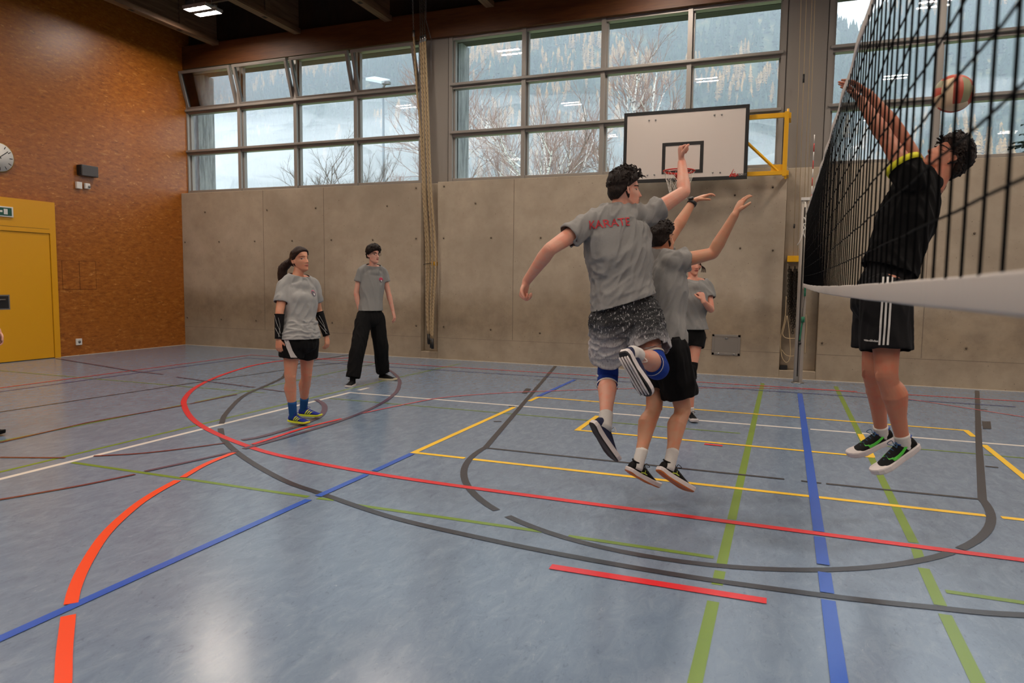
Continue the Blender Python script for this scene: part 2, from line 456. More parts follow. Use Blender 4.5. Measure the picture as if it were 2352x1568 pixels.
# white court, corner by the far players
ln([(-5.115, -8), (-5.115, 0.02)], Wd, LW); ln([(-5.14, 0), (.02, 0)], Wd, LW); ln([(.05, 0), (9, .05)], Wd, LW)
ln([(-5.12, .2), (-5.12, .42)], Wd, LW)
# green: beside the white end line, across and the two middle lines
ln([(-5.30, -8), (-5.28, 1.3), (-5.2, 3.3)], .04, LG)
ln([(-.465, 3.12), (-.465, -3.0)], Wd, LG); ln([(-.465, -3.08), (-.465, -3.70)], Wd, LG); ln([(-.465, -3.79), (-.465, -3.96)], Wd, LG); ln([(-.465, -4.14), (-.465, -8)], Wd, LG)
ln([(.468, 3.25), (.468, -3.0)], Wd, LG); ln([(.465, -3.1), (.455, -3.28)], Wd, LG); ln([(.455, -3.37), (.45, -3.80)], Wd, LG); ln([(.45, -3.89), (.45, -8)], Wd, LG)
ln([(-5.08, -3.61), (-2.98, -3.61)], .04, LG); ln([(-2.91, -3.61), (-2.79, -3.6)], .04, LG); ln([(-2.63, -3.63), (-1.42, -3.62)], .04, LG); ln([(-1.27, -3.63), (-.51, -3.63)], .04, LG); ln([(.5, -3.63), (3, -3.63)], .04, LG)
ln([(-5.08, -.46), (-.56, -.48)], .03, LG); ln([(.5, -.51), (1.29, -.5)], .03, LG); ln([(1.35, -.51), (4, -.52)], .03, LG)
ln([(-10.8, -.46), (-7.1, -.48), (-6.0, -.46)], .03, LG); ln([(-6.24, -8), (-6.24, -1.4)], .03, LG); ln([(-6.24, -1.3), (-6.4, 1.7), (-6.5, 3.2)], .03, LG)
# yellow
ln([(-2.935, -2.34), (-2.935, -.09)], Wd, LY); ln([(-2.96, -2.33), (-2.49, -2.33)], Wd, LY); ln([(-2.42, -2.335), (.95, -2.32)], Wd, LY); ln([(1.03, -2.32), (6, -2.3)], Wd, LY)
ln([(-2.92, .34), (-2.92, .66)], Wd, LY); ln([(-2.93, .655), (1.45, .56)], .05, LY); ln([(1.44, .58), (1.44, .26)], Wd, LY); ln([(1.44, -.09), (1.44, -8)], Wd, LY)
ln([(-1.975, -.97), (-1.975, -.2)], Wd, LY); ln([(-2.0, -.965), (.49, -.985)], .05, LY); ln([(.475, -.05), (.475, -.99)], Wd, LY)
# black key with its rounded end, free throw line and the wide arc
cx = -.735
ln([(-3.68, 3.74), (-2.48, -1.95)] + [(cx + 1.75 * math.cos(R(a)), -1.95 + 1.80 * math.sin(R(a))) for a in np.linspace(180, 233, 16)], Wd, LK)
ln([(cx + 1.75 * math.cos(R(a)), -1.95 + 1.80 * math.sin(R(a))) for a in np.linspace(237, 321, 24)], Wd, LK)
ln([(cx + 1.75 * math.cos(R(a)), -1.95 + 1.80 * math.sin(R(a))) for a in np.linspace(324, 360, 12)] + [(1.45, .13), (2.2, 3.64)], Wd, LK)
ln([(-2.48, -1.955), (-.18, -1.96)], .035, LK); ln([(-.07, -1.96), (.06, -1.965)], .03, LK); ln([(.09, -1.965), (1.01, -1.95)], .035, LK)
big = [(-7.6, 3.7), (-7.6, 2.6), (-7.45, 1.9), (-7.1, 1.3), (-6.69, .71), (-6.38, 0), (-6.06, -.76), (-5.46, -1.67), (-5.13, -2.08)]
ln([tuple(p)[:2] for p in smooth(big)], Wd, LK)
big2 = [(-4.98, -2.25), (-4.62, -2.59), (-4.05, -2.99), (-3.37, -3.37), (-2.93, -3.53), (-2.30, -3.74), (-1.71, -3.84), (-1.20, -3.895), (-.6, -3.92), (0, -3.89), (.4, -3.84), (.76, -3.77), (1.5, -3.5), (2.5, -3.0)]
ln([tuple(p)[:2] for p in smooth(big2)], Wd, LK)
ln([(-7.7, -5), (-7.38, -.23), (-7.16, 1.81), (-6.9, 3)], .03, LK)
for q in (((1198, 903), (1208, 892), (1220, 893), (1210, 904)), ((2255, 968), (2275, 968), (2277, 985), (2258, 985))):
    P_ = [atZ(*a) for a in q]; line.k += 1
    b = MB(); b.add([(p.x, p.y, .004) for p in P_], [(0, 1, 2, 3)]); b.build('court_mark', LK, floor_o)
for q in (((1134, 968), (1152, 968)), ((1168, 933), (1182, 933)), ((1228, 872), (1240, 872)), ((2263, 1071), (2293, 1074)), ((2250, 940), (2268, 941))):
    line(px(q), .03, LK, name='court_mark')
# red
red = [(-7.2, 3.3), (-7.75, 2.75), (-8.03, 2.29), (-8.03, 1.8), (-7.91, 1.31), (-7.54, .39), (-7.05, -.49), (-6.54, -1.15), (-6.11, -1.57), (-5.49, -2.06), (-4.82, -2.45), (-4.07, -2.77), (-3.5, -2.9), (-2.94, -2.98), (-2.39, -3.02), (-1.46, -3.04), (0, -3.055), (1, -3.06), (3, -3.06)]
ln([tuple(p)[:2] for p in smooth(red)], .06, LR)
ln([(-1.23, -4.06), (-.25, -4.05)], .06, LR); ln([(-.82, -1.07), (-.67, -1.07)], .05, LR)
ln([(-9.1, -5), (-9.1, 2.82), (-1.3, 2.83), (.7, 2.83)], .04, LR); ln([(1.1, 2.83), (8, 2.95)], .04, LR)
# blue
ln([(-2.94, -8), (-2.94, -3.66)], Wd, LB); ln([(-2.93, -3.58), (-2.925, -3.03)], Wd, LB); ln([(-2.925, -2.93), (-2.93, -2.37)], Wd, LB); ln([(-2.935, .7), (-2.935, 2.3)], Wd, LB)
ln([(0, 2.32), (0, -3.02)], .06, LB); ln([(0, -3.11), (0, -3.52)], .06, LB); ln([(0, -3.62), (0, -3.86)], .06, LB); ln([(0, -3.94), (0, -8)], .06, LB)
ln([(-8.8, -5), (-8.83, 2.42), (-1.3, 2.4), (2.3, 2.36)], .035, LBT); ln([(2.42, 2.36), (8, 2.4)], .035, LBT)
# orange circle, purple and dark red thin ones
line(px([tuple(p)[:2] for p in smooth([(136, 1640), (145, 1568), (148, 1500), (157, 1415)])]), .055, LO)
line(px([tuple(p)[:2] for p in smooth([(163, 1388), (172, 1352), (195, 1300), (240, 1230), (300, 1172), (352, 1135), (408, 1104)])]), .055, LO)
line(px([tuple(p)[:2] for p in smooth([(420, 1097), (470, 1068), (537, 1040)])]), .05, LO)
line(px([tuple(p)[:2] for p in smooth([(580, 1021), (640, 1002), (700, 983), (785, 962)])]), .045, LR)
line(px([tuple(p)[:2] for p in smooth([(820, 952), (935, 928), (1030, 912), (1190, 901), (1370, 895), (1480, 892), (1600, 891), (1800, 893), (2000, 905), (2352, 958)])]), .03, linemat('line_red_thin', '#c8606a'))
line(px([tuple(p)[:2] for p in smooth([(885, 845), (904, 857), (914, 868), (918, 880), (908, 903), (870, 930), (800, 960), (700, 992), (560, 1031)])]), .05, LP)
line(px([tuple(p)[:2] for p in smooth([(545, 1036), (440, 1060), (333, 1083)])]), .04, LP)
line(px([tuple(p)[:2] for p in smooth([(310, 1090), (200, 1113), (100, 1131), (0, 1148), (-80, 1160)])]), .03, LD)
line(px([tuple(p)[:2] for p in smooth([(726, 918), (740, 926), (746, 936), (741, 950), (725, 962), (680, 980), (600, 1003), (556, 1011)])]), .06, LP)
line(px([tuple(p)[:2] for p in smooth([(517, 1018), (420, 1031), (320, 1042), (215, 1048)])]), .03, LD)
line(px([(150, 1052), (0, 1051)]), .03, LD)
line(px([(0, 1017), (200, 971), (418, 932)]), .03, LD); line(px([(436, 928), (545, 906)]), .03, LD)
line(px([(128, 823), (310, 853), (375, 860)]), .04, LP); line(px([(405, 866), (500, 879), (585, 890)]), .04, LP); line(px([(600, 893), (662, 901)]), .035, LP)

# ------------------------------------------------------------ fittings on the orange wall
def LWb(y0, y1, z0, z1, d0, d1): return (XL + d0, XL + d1, y0, y1, z0, z1)
D = empty('door_1', (XL, -.6, 0)); struct(D)
b = MB(); b.box(*LWb(-2.6, 1.13, 2.13, 2.66, 0, .05)); b.box(*LWb(1.03, 1.13, 0, 2.13, 0, .05)); b.box(*LWb(-2.6, -2.5, 0, 2.13, 0, .05)); b.build('door_frame', YELD, D)
b = MB(); b.box(*LWb(-2.49, 1.022, .012, 2.122, 0, .035)); dl = b.build('door_leaf', YELD, D)
b = MB(); b.box(*LWb(-.1, .315, .86, 1.10, .03, .037)); b.box(*LWb(-.08, .295, .88, 1.08, .036, .038), mi=1)
b.build('handle_recess', [GREYP, BLK], dl)
b = MB(); b.tube([(XL + .045, -.05, 1.02), (XL + .045, .24, 1.02)], .012, 8); b.build('pull_bar', STEEL, dl)
b = MB(); b.box(*LWb(1.022, 1.03, 0, 2.13, 0, .03)); b.box(*LWb(-2.5, 1.03, 2.122, 2.13, 0, .03)); b.box(*LWb(-2.5, 1.02, 2.2, 2.205, .03, .0505)); b.box(*LWb(-2.5, 1.03, 0, .012, 0, .03)); b.build('door_gap', WARMDARK, D)
sg = empty('exit_sign', (XL + .05, .2, 2.36))
bev(MB().box(*LWb(-.1, .415, 2.345, 2.51, .05, .075)).build('sign_frame', WHT, sg), .004, 1)
GREEN = mat('exit_green', '#0c4c3c', .4)
MB().box(*LWb(-.085, .385, 2.365, 2.49, .074, .078)).build('sign_panel', GREEN, sg)
MB().box(*LWb(.26, .32, 2.385, 2.472, .077, .0795)).build('door_pictogram', WHT, sg)
b = MB(); b.add([(XL + .0785, .10, 2.43), (XL + .0785, .17, 2.47), (XL + .0785, .17, 2.445), (XL + .0785, .24, 2.445), (XL + .0785, .24, 2.415), (XL + .0785, .17, 2.415), (XL + .0785, .17, 2.39)], [(0, 1, 2, 3, 4, 5, 6)]); b.build('arrow_pictogram', WHT, sg)
tag(sg, 'small green and white emergency exit sign above the yellow door', 'exit sign')
ck = empty('wall_clock', (XL, .26, 3.28))
cc = Vector((XL + .03, .26, 3.28))
b = MB(); b.disc(cc + Vector((-.012, 0, 0)), (1, 0, 0), .235, 48, .036); b.build('clock_case', mat('clock_rim', '#a9822c', .35, .4), ck)
b = MB(); b.disc(cc + Vector((.008, 0, 0)), (1, 0, 0), .222, 48, .004); b.build('clock_face', WHT, ck)
b = MB()
for k in range(60):
    a = 2 * math.pi * k / 60; l_ = .05 if k % 5 == 0 else .0
    if l_ == 0: continue
    r0, r1 = .205 - l_, .205; ca, sa = math.cos(a), math.sin(a); w = .006
    b.add([cc + Vector((.0115, ca * r0 - sa * w, sa * r0 + ca * w)), cc + Vector((.0115, ca * r1 - sa * w, sa * r1 + ca * w)), cc + Vector((.0115, ca * r1 + sa * w, sa * r1 - ca * w)), cc + Vector((.0115, ca * r0 + sa * w, sa * r0 - ca * w))], [(0, 1, 2, 3)])
b.build('hour_mark', BLK, ck)
for a, l_, w in ((38, .17, .006), (150, .12, .009)):
    ca, sa = math.cos(R(a)), math.sin(R(a)); b = MB()
    b.add([cc + Vector((.013, -ca * .03 - sa * w, -sa * .03 + ca * w)), cc + Vector((.013, ca * l_ - sa * w, sa * l_ + ca * w)), cc + Vector((.013, ca * l_ + sa * w, sa * l_ - ca * w)), cc + Vector((.013, -ca * .03 + sa * w, -sa * .03 - ca * w))], [(0, 1, 2, 3)])
    b.build('clock_hand', BLK, ck)
tag(ck, 'round white wall clock with black marks high above the yellow door', 'clock')
o = bev(MB().box(*LWb(1.62, 1.94, 3.19, 3.38, 0, .11)).build('loudspeaker', mat('speaker_grey', '#4c4a4a', .6)), .01, 2)
MB().box(*LWb(1.60, 1.63, 3.20, 3.37, 0, .08)).build('bracket', BLK, o)
tag(o, 'dark grey wedge-shaped box high on the orange wall', 'loudspeaker')
o = bev(MB().box(*LWb(1.56, 1.66, 2.955, 3.075, 0, .05)).build('junction_box', WHT), .006, 2); tag(o, 'plain white square box below the dark grey wall box, nearer the door', 'junction box')
o = bev(MB().box(*LWb(1.72, 1.82, 2.97, 3.07, 0, .05)).build('motion_sensor', WHT), .012, 2)
MB().disc((XL + .052, 1.79, 3.01), (1, 0, 0), .022, 16, .012).build('lens', GREYP, o); tag(o, 'white motion sensor with small dark lens right of the plain white box', 'sensor')
o = bev(MB().box(*LWb(1.445, 1.555, .185, .30, 0, .03)).build('power_socket', WHT), .006, 2)
MB().disc((XL + .031, 1.5, .243), (1, 0, 0), .026, 20, .006).build('socket_insert', GREYP, o); tag(o, 'white wall socket low on the orange wall', 'power socket')
for y0, y1 in ((1.25, 1.575), (1.575, 1.9)):
    o = MB().box(*LWb(y0 + .003, y1 - .003, 1.185, 1.68, 0, .002)).build('access_panel', MATS['osb'])
    b = MB(); t_ = .004
    b.box(*LWb(y0, y1, 1.18, 1.18 + t_, 0, .003)); b.box(*LWb(y0, y1, 1.68, 1.68 + t_, 0, .003)); b.box(*LWb(y0, y0 + t_, 1.18, 1.68, 0, .003)); b.box(*LWb(y1 - t_, y1, 1.18, 1.68, 0, .003))
    b.build('panel_joint', mat('joint_brown', '#4a2208', .9), o)
    tag(o, 'flush access panel cut into the orange wall, the one nearer the yellow door' if y0 < 1.3 else 'flush access panel cut into the orange wall, the one farther from the yellow door', 'access panel')

# ------------------------------------------------------------ steel hatch in the concrete
h0 = empty('wall_hatch', (-1.05, YB, .31)); y = YB
b = MB(); x0, x1, z0, z1 = -1.262, -.842, .312, .632; e = .035
b.box(x0, x1, y - .012, y, z0, z0 + e); b.box(x0, x1, y - .012, y, z1 - e, z1); b.box(x0, x0 + e, y - .012, y, z0, z1); b.box(x1 - e, x1, y - .012, y, z0, z1)
bev(b.build('hatch_frame', mat('brushed_steel', '#8f8a82', .45, .6), h0), .002, 1)
MB().box(x0 + e, x1 - e, y - .006, y, z0 + e, z1 - e).build('hatch_lid', MATS['brushed_steel'], h0)
for x, z in ((-1.16, z0 + .02), (-.93, z0 + .02), (-1.05, z1 - .055)):
    b = MB(); b.disc((x, y - .014, z), (0, 1, 0), .012, 12, .012); b.box(x - .025, x + .025, y - .014, y - .01, z - .008, z + .008); b.build('latch', STEEL, h0)
tag(h0, 'small square steel hatch set low in the concrete wall', 'wall hatch')

# ------------------------------------------------------------ basketball board
BY = 3.56
bb = empty('basketball_hoop', (-1.74, BY, 2.94))
bx0, bx1, bz0, bz1 = -2.655, -.822, 2.945, 4.008
b = MB(); b.box(bx0, bx1, BY - .015, BY + .015, bz0, bz1); bev(b.build('backboard', mat('board_white', '#d2c9c0', .35), bb), .004, 1)
b = MB(); e = .05; y = BY - .017
for (a0, a1, c0, c1) in ((bx0, bx1, bz0, bz0 + e), (bx0, bx1, bz1 - e, bz1), (bx0, bx0 + e, bz0 + e, bz1 - e), (bx1 - e, bx1, bz0 + e, bz1 - e)):
    b.box(a0, a1, y - .001, y + .034, c0, c1)
b.build('board_border', BLK, bb)
b = MB(); i0, i1, j0, j1 = -2.06, -1.45, 3.06, 3.525; e = .05
for (a0, a1, c0, c1) in ((i0, i1, j0, j0 + e), (i0, i1, j1 - e, j1), (i0, i0 + e, j0 + e, j1 - e), (i1 - e, i1, j0 + e, j1 - e)):
    b.box(a0, a1, y - .001, y + .001, c0, c1)
b.build('target_square', BLK, bb)
for u, v_ in ((1491, 276), (1506, 275), (1641, 264), (1658, 263), (1487, 402), (1503, 401), (1637, 396), (1654, 396)):
    p_ = atY(u, v_, BY - .02); b = MB(); b.tube([p_ + Vector((0, .008, 0)), p_, p_ + Vector((0, -.006, 0))], [.013, .012, .006], 10); b.build('bolt', STEEL, bb)
RED = mat('rim_red', '#c02418', .4)
rc = Vector((-1.755, BY - .33, 3.05)); rr = .225
b = MB(); b.tube([rc + Vector((rr * math.cos(a), rr * math.sin(a), 0)) for a in np.linspace(0, 2 * math.pi, 48, endpoint=False)], .0095, 8, closed=True)
b.tube([rc + Vector((.92 * rr * math.cos(a), .92 * rr * math.sin(a), -.02)) for a in np.linspace(0, 2 * math.pi, 48, endpoint=False)], .004, 6, closed=True)
b.box(rc.x - .09, rc.x + .09, BY - .13, BY - .015, 3.035, 3.045); b.box(rc.x - .09, rc.x + .09, BY - .025, BY - .015, 2.97, 3.06)
b.tube([rc + Vector((-.12, .19, 0)), (rc.x - .07, BY - .02, 2.99)], .007, 6); b.tube([rc + Vector((.12, .19, 0)), (rc.x + .07, BY - .02, 2.99)], .007, 6)
rim = b.build('rim', RED, bb)
b = MB(); nl = 12
def nr(k, j):
    rad = (rr, .19, .155, .13, .12)[j]; z = (0, -.1, -.2, -.3, -.4)[j] * 1.0
    a = 2 * math.pi * (k + (.5 if j % 2 else 0)) / nl
    return rc + Vector((rad * math.cos(a), rad * math.sin(a), z - .008))
for k in range(nl):
    for j in range(4):
        k1 = k if j % 2 else k
        b.tube([nr(k, j), nr(k, j + 1)], .0028, 4); b.tube([nr(k, j), nr(k - 1 if j % 2 == 0 else k + 1, j + 1)], .0028, 4)
b.build('hoop_net', mat('cord_white', '#d8d2c6', .8), bb)
fb = MB(); yy = BY + .06
fb.box(bx1 - .9, -.27, yy - .025, yy + .025, 3.80, 3.865); fb.box(bx1 - .9, -.27, yy - .025, yy + .025, 2.99, 3.05)
fb.box(-.345, -.285, yy - .03, yy + .03, 2.97, 3.88); fb.box(-.29, -.255, yy - .02, 3.91, 3.78, 3.86); fb.box(-.29, -.255, yy - .02, 3.91, 2.98, 3.05)
fb.tube([(-.40, yy, 3.04), (bx1 - .35, yy, 3.80)], .024, 4)
fb.box(-.50, -.33, yy - .006, yy + .006, 3.04, 3.14)
fb.tube([(-.30, yy, 2.93), (-.30, yy, 3.92)], .018, 8)
bev(fb.build('swing_arm', YEL, bb), .003, 1)
# maker's mark in the lower right corner
lg = MB(); p0 = atY(1686, 399, BY - .017); yv = BY - .0185
def lp(pts, mi=0): lg.add([(p0.x + a * .001, yv, p0.z + c_ * .001) for a, c_ in pts], [tuple(range(len(pts)))], mi)
lp([(-65, -45), (-50, -45), (-5, 70), (-12, 70)]); lp([(-20, 10), (30, -45), (12, -45), (-28, -5)]); lp([(-55, -2), (25, 10), (25, 2), (-50, -12)]); lp([(2, 30), (8, 36), (14, 30), (8, 24)])
lg.build('maker_mark', RED, bb)
for txt, du, dv, size, m_ in (('ALBA', 1691.5, 402, .055, RED), ('SPORT', 1698.5, 401.0, .042, GREYP)):
    vs, fs = text_mesh(txt, size, .0015); q = atY(du, dv, yv); off = Vector((-.035 if txt == 'ALBA' else .035, 0, 0))
    lt = MB(); lt.add([(q.x + off.x + v.x, yv - .0005, q.z + v.y) for v in vs], fs); lt.build('maker_lettering', m_, bb)
tag(bb, 'white basketball backboard with black border and red rim on a yellow swing arm', 'basketball hoop')

# ------------------------------------------------------------ climbing ropes by the first groove
rope_m = mat('rope_hemp', '#b59b78', .85); t = NT(rope_m)
wv = t.add('ShaderNodeTexWave'); wv.inputs['Scale'].default_value = 9; wv.bands_direction = 'DIAGONAL'; wv.inputs['Distortion'].default_value = .3
t.link(t.coords((3, 3, 1)), wv.inputs['Vector']); t.link(t.ramp(wv.outputs['Fac'], [(.1, srgb('#7d6648')), (.6, srgb('#cdb690'))]), t.b.inputs['Base Color']); t.bump(wv.outputs['Fac'], .8, .01)
def chain(b, p0, p1, link=.045, r=.004):
    p0, p1 = Vector(p0), Vector(p1); n = max(2, int((p1 - p0).length / (link * .75))); d = (p1 - p0).normalized()
    for k in range(n):
        c = p0.lerp(p1, (k + .5) / n); s = Vector((1, 0, 0)) if k % 2 else Vector((0, 1, 0))
        b.tube([c + s * (link * .28 * math.cos(a)) + d * (link * .5 * math.sin(a)) for a in np.linspace(0, 2 * math.pi, 8, endpoint=False)], r, 4, closed=True)
RY = 3.86
rope_defs = [
    ([(950, 78), (957, 200), (966, 300), (972, 430), (980, 590), (980, 700), (984, 768)], 'climbing rope hanging apart from the bundle at the top, below its own bright chain', (947, 0)),
    ([(966, 92), (971, 250), (976, 430), (985, 590), (983, 700), (985, 770)], 'climbing rope at the window side of the gathered bundle', (964, 0)),
    ([(971, 90), (977, 250), (984, 430), (993, 590), (990, 700), (990, 778)], 'climbing rope in the middle of the gathered bundle', (968, 0)),
    ([(976, 88), (983, 250), (990, 430), (1001, 590), (996, 700), (993, 780)], 'climbing rope at the groove side of the bundle, drawn to the yellow hook', (973, 0))]
for i, (pts, lab, top) in enumerate(rope_defs):
    yk = RY - .043 * i
    P3 = smooth([atY(u, v_, yk) for u, v_ in pts], 6)
    o = MB().tube(P3, .019, 8).build('climbing_rope', rope_m)
    b = MB(); b.tube([P3[-1] + Vector((0, 0, .02)), P3[-1] + Vector((.005, 0, -.16))], .026, 10); b.build('end_cap', BLK, o)
    b = MB(); a_ = atY(top[0], 0, yk); chain(b, P3[0], (a_.x, yk, 6.5)); b.build('chain', STEEL if i == 0 else mat('chain_grey', '#6c675e', .45, .7), o)
    b = MB(); b.tube([P3[0] + Vector((0, 0, -.05)), P3[0] + Vector((0, 0, .06))], .022, 8); b.build('thimble', STEEL, o)
    tag(o, lab, 'climbing rope', 'climbing ropes gathered by the wall')
b = MB(); p_ = [atY(978, 45, 3.95), atY(990, 90, 3.95), atY(990, 180, 3.95), atY(984, 192, 3.95), atY(980, 170, 3.95)]
for a_, c_ in zip(p_[:-1], p_[1:]): chain(b, a_, c_, .035, .003)
chain(b, p_[0], (p_[0].x, 3.95, 6.5), .035, .003)
tag(b.build('pull_chain', STEEL), 'thin steel pull chain hanging in a loop beside the climbing ropes', 'chain')
q = atY(1000, 606, 3.95)
hk = bev(MB().box(q.x - .045, q.x + .035, 3.86, 4.06, q.z - .03, q.z + .04).build('rope_hook', YEL), .004, 1)
b = MB(); b.tube(smooth([q + Vector((-.02, -.12, .01)), q + Vector((-.09, -.24, -.01)), q + Vector((-.18, -.1, -.02))]), .006, 6); b.build('hook_wire', DSTEEL, hk)
tag(hk, 'yellow metal hook in the wall groove holding the climbing ropes', 'hook')

# ------------------------------------------------------------ second groove: cords, chains, yellow bracket
q0 = atY(1808, 600, 3.98); q1 = atY(1840, 590, 3.98)
br = bev(MB().box(q0.x, q1.x + .02, 3.9, 4.06, q0.z - .01, q0.z + .08).build('cord_bracket', YEL), .004, 1)
tag(br, 'yellow bracket in the wall groove behind the net post, hung with cords', 'bracket')
cordm = mat('cord_beige', '#b8a27e', .8)
lab = ['farthest from the net post', 'with the small black toggle high up', 'second from the net post', 'next to the net post']
for i, (u0, u1) in enumerate(((1840, 1822), (1852, 1832), (1865, 1842), (1872, 1850))):
    a_, c_ = atY(u0, 0, 3.92), atY(u1, 596, 3.92)
    cb_ = MB().tube([(a_.x, 3.92, 6.5), a_, c_], .0045, 6).build('hoist_cord', cordm)
    if i == 1: 
        tp = a_.lerp(c_, .28); b = MB(); b.tube([tp, tp + Vector((0, 0, -.12))], .014, 8); b.build('toggle', BLK, cb_)
    elif i != 2:
        tp = a_.lerp(c_, .86); b = MB(); b.tube([tp, tp + Vector((0, 0, -.06))], .012, 8); b.build('toggle', BLK, cb_)
    tag(cb_, 'thin beige hoist cord running down the grey pier, ' + lab[i], 'cord', 'hoist cords on the grey pier')
dark_chain = mat('chain_dark', '#38332d', .5, .6)
for i in range(8):
    u = 1812 + 4.3 * i; yk = (3.93, 3.975, 4.02)[i % 3]
    a_, c_ = atY(u, 612 + (i % 3) * 6, yk), atY(1810 + 3.6 * i, 700 + 22 * ((i * 5) % 4), yk)
    b = MB(); chain(b, a_, c_, .05, .0055); chain(b, a_ + Vector((.012, .01, 0)), c_ + Vector((.02, .01, .1)), .05, .0055)
    tag(b.build('ring_chain', dark_chain), 'dark chain in the tangled bunch below the yellow bracket, behind the net post', 'chain', 'dark chains below the yellow bracket')
def loop(pts, lb, g=None, y=3.93):
    o = MB().tube(smooth([atY(u, v_, y) for u, v_ in pts], 8), .006, 6).build('cord_loop', cordm)
    tag(o, lb, 'cord', g)
loop([(1806, 680), (1803, 730), (1793, 775), (1795, 815), (1805, 832), (1814, 822), (1815, 790), (1811, 745), (1808, 725)], 'longest beige cord loop hanging low in the groove beside the net post')
loop([(1808, 725), (1800, 755), (1798, 768), (1806, 776), (1830, 777)], 'beige cord loop in the groove turning towards the net post at mid height')
loop([(1795, 803), (1805, 815), (1818, 818), (1828, 815)], 'short beige cord end lying low in the groove beside the net post')
loop([(1851, 722), (1853, 740), (1851, 770), (1849, 812)], 'beige cord hanging on the window side behind the net post', y=4.0)
p_ = atY(1800, 843, 3.98); o = MB().box(p_.x - .05, p_.x + .05, 3.93, 4.05, p_.z - .03, p_.z + .03).build('floor_cleat', BLK); tag(o, 'small black cleat at the foot of the groove beside the net post', 'cleat')

# ------------------------------------------------------------ net post and net
PY = 3.48
po = empty('net_post', (0, PY, 0))
b = MB(); b.tube([(-.03, PY, 0), (-.03, PY, 2.63)], .042, 16); bev(b.build('post_profile', mat('post_alu', '#a39d94', .35, .35), po), .002, 1)
b = MB(); b.box(.005, .05, PY - .03, PY + .03, 0, 1.35); b.box(-.03, -.012, PY - .046, PY - .036, .1, 2.5, 1); b.build('tension_rail', [MATS['post_alu'], DSTEEL], po)
b = MB(); b.box(-.075, .06, PY - .05, PY + .05, 2.6, 2.64); b.build('post_cap', WHT, po)
b = MB(); b.disc((-.01, PY, .005), (0, 0, 1), .085, 20, .01); b.build('floor_plate', STEEL, po)
b = MB()
for k in range(3): b.tube(smooth([(.02, PY - .05, 2.3 - .03 * k), (-.03, PY - .07, 2.36 - .1 * k), (.03, PY - .06, 2.25 - .12 * k)]), .006, 6)
b.tube(smooth([(-.02, PY - .06, 2.2), (-.06, PY - .08, 2.05), (-.1, PY - .05, 1.97)]), .006, 6); b.build('knotted_cord', WHT, po)
GRN = mat('strap_green', '#16684a', .6)
b = MB(); b.tube(smooth([(.028, PY - .06, 1.95), (.03, PY - .06, 1.6), (.03, PY - .06, 1.25)]), .014, 6); b.tube(smooth([(.02, PY - .06, .95), (-.0, PY - .06, .75), (-.01, PY - .06, .62)]), .012, 6)
b.tube([(.02, PY - .065, .93 + .03), (.02, PY - .065, .93 - .05)], .024, 8); b.build('tension_strap', GRN, po)
b = MB(); b.disc((-.01, PY - .06, .58), (0, 1, 0), .022, 12, .03); b.tube([(.03, PY - .05, 1.35), (-.005, PY - .05, .6)], .004, 6); b.build('buckle', BLK, po)
tag(po, 'grey aluminium net post with green tension straps standing before the groove in the concrete wall', 'net post')

net = empty('volleyball_net', (0, -1.6, 1.4))
NY0, NY1, NZ0, NZ1 = 3.28, -7.2, 1.385, 2.44
def sag(y):                              # the tapes hang in a shallow bow between the posts
    t_ = (y - NY1) / (NY0 - NY1); return -.03 * 4 * t_ * (1 - t_)
b = MB()
ny = int((NY0 - NY1) / .105)
rows = 9
zs = [NZ0 + .045 + (NZ1 - NZ0 - .10) * k / rows for k in range(1, rows)]
for i in range(ny + 1):
    y = -6.4222 + .105 * (i - 7)
    if y > NY0: break
    wx = .004 * math.sin(i * 1.7)
    b.tube([(0, y, NZ0 + .048 + sag(y)), (wx * .3, y + .003, (NZ0 + NZ1) / 2), (0, y, NZ1 - .045 + sag(y))], .0027, 6)
for z in zs:
    b.tube([(.003 * math.sin(k * 2.1 + z * 9), NY1 + (NY0 - NY1) * k / 60, z + sag(NY1 + (NY0 - NY1) * k / 60)) for k in range(61)], .0024, 5)
b.build('net_mesh', mat('net_black', '#050506', .9, spec=.1), net)
tape = mat('tape_white', '#b4afaa', .75); t = NT(tape)
g = t.noise(t.coords((30, 30, 2)), 3, 3); t.bump(g, .3, .004)
def band(z0, z1, name):
    b = MB(); n = 90; h = (z1 - z0) / 2; zc = (z0 + z1) / 2; vs = []
    prof = [(-.002, -h), (-.004, -h * .8), (-.0025, 0), (-.004, h * .8), (-.002, h), (.002, h), (.004, h * .8), (.0025, 0), (.004, -h * .8), (.002, -h)]
    for i in range(n + 1):
        y = NY1 + (NY0 + .03 - NY1) * i / n; w = .004 * math.sin(i * .9)
        for x, z in prof: vs.append((x + w, y, zc + z + sag(y)))
    k = len(prof); fs = []
    for i in range(n):
        for j in range(k): fs.append((i * k + j, i * k + (j + 1) % k, (i + 1) * k + (j + 1) % k, (i + 1) * k + j))
    fs += [tuple(range(k)), tuple(reversed([n * k + j for j in range(k)]))]
    b.add(vs, fs, 0, True); return b.build(name, tape, net)
band(NZ1 - .05, NZ1, 'top_tape'); band(NZ0, NZ0 + .05, 'bottom_tape')
b = MB(); b.tube([(0, NY0, NZ0 + .02), (.004, NY0 + .01, 1.7), (.006, NY0, 2.2)], .006, 6); b.tube([(0, NY0 + .02, NZ0 + .02), (0, PY - .04, NZ0 - .02)], .005, 6)
b.tube([(0, NY0, NZ1 - .02), (0, PY - .02, NZ1)], .004, 6); b.build('edge_cord', WHT, net)
tag(net, 'black volleyball net with white tapes stretched from the wall post past the camera', 'volleyball net')
an = MB()
for k in range(18):
    a_ = Vector((.014, 1.84, 1.39 + .1 * k)); an.tube([a_, a_ + Vector((0, 0, .1))], .0055, 8, mi=0 if (k % 2) else 1)
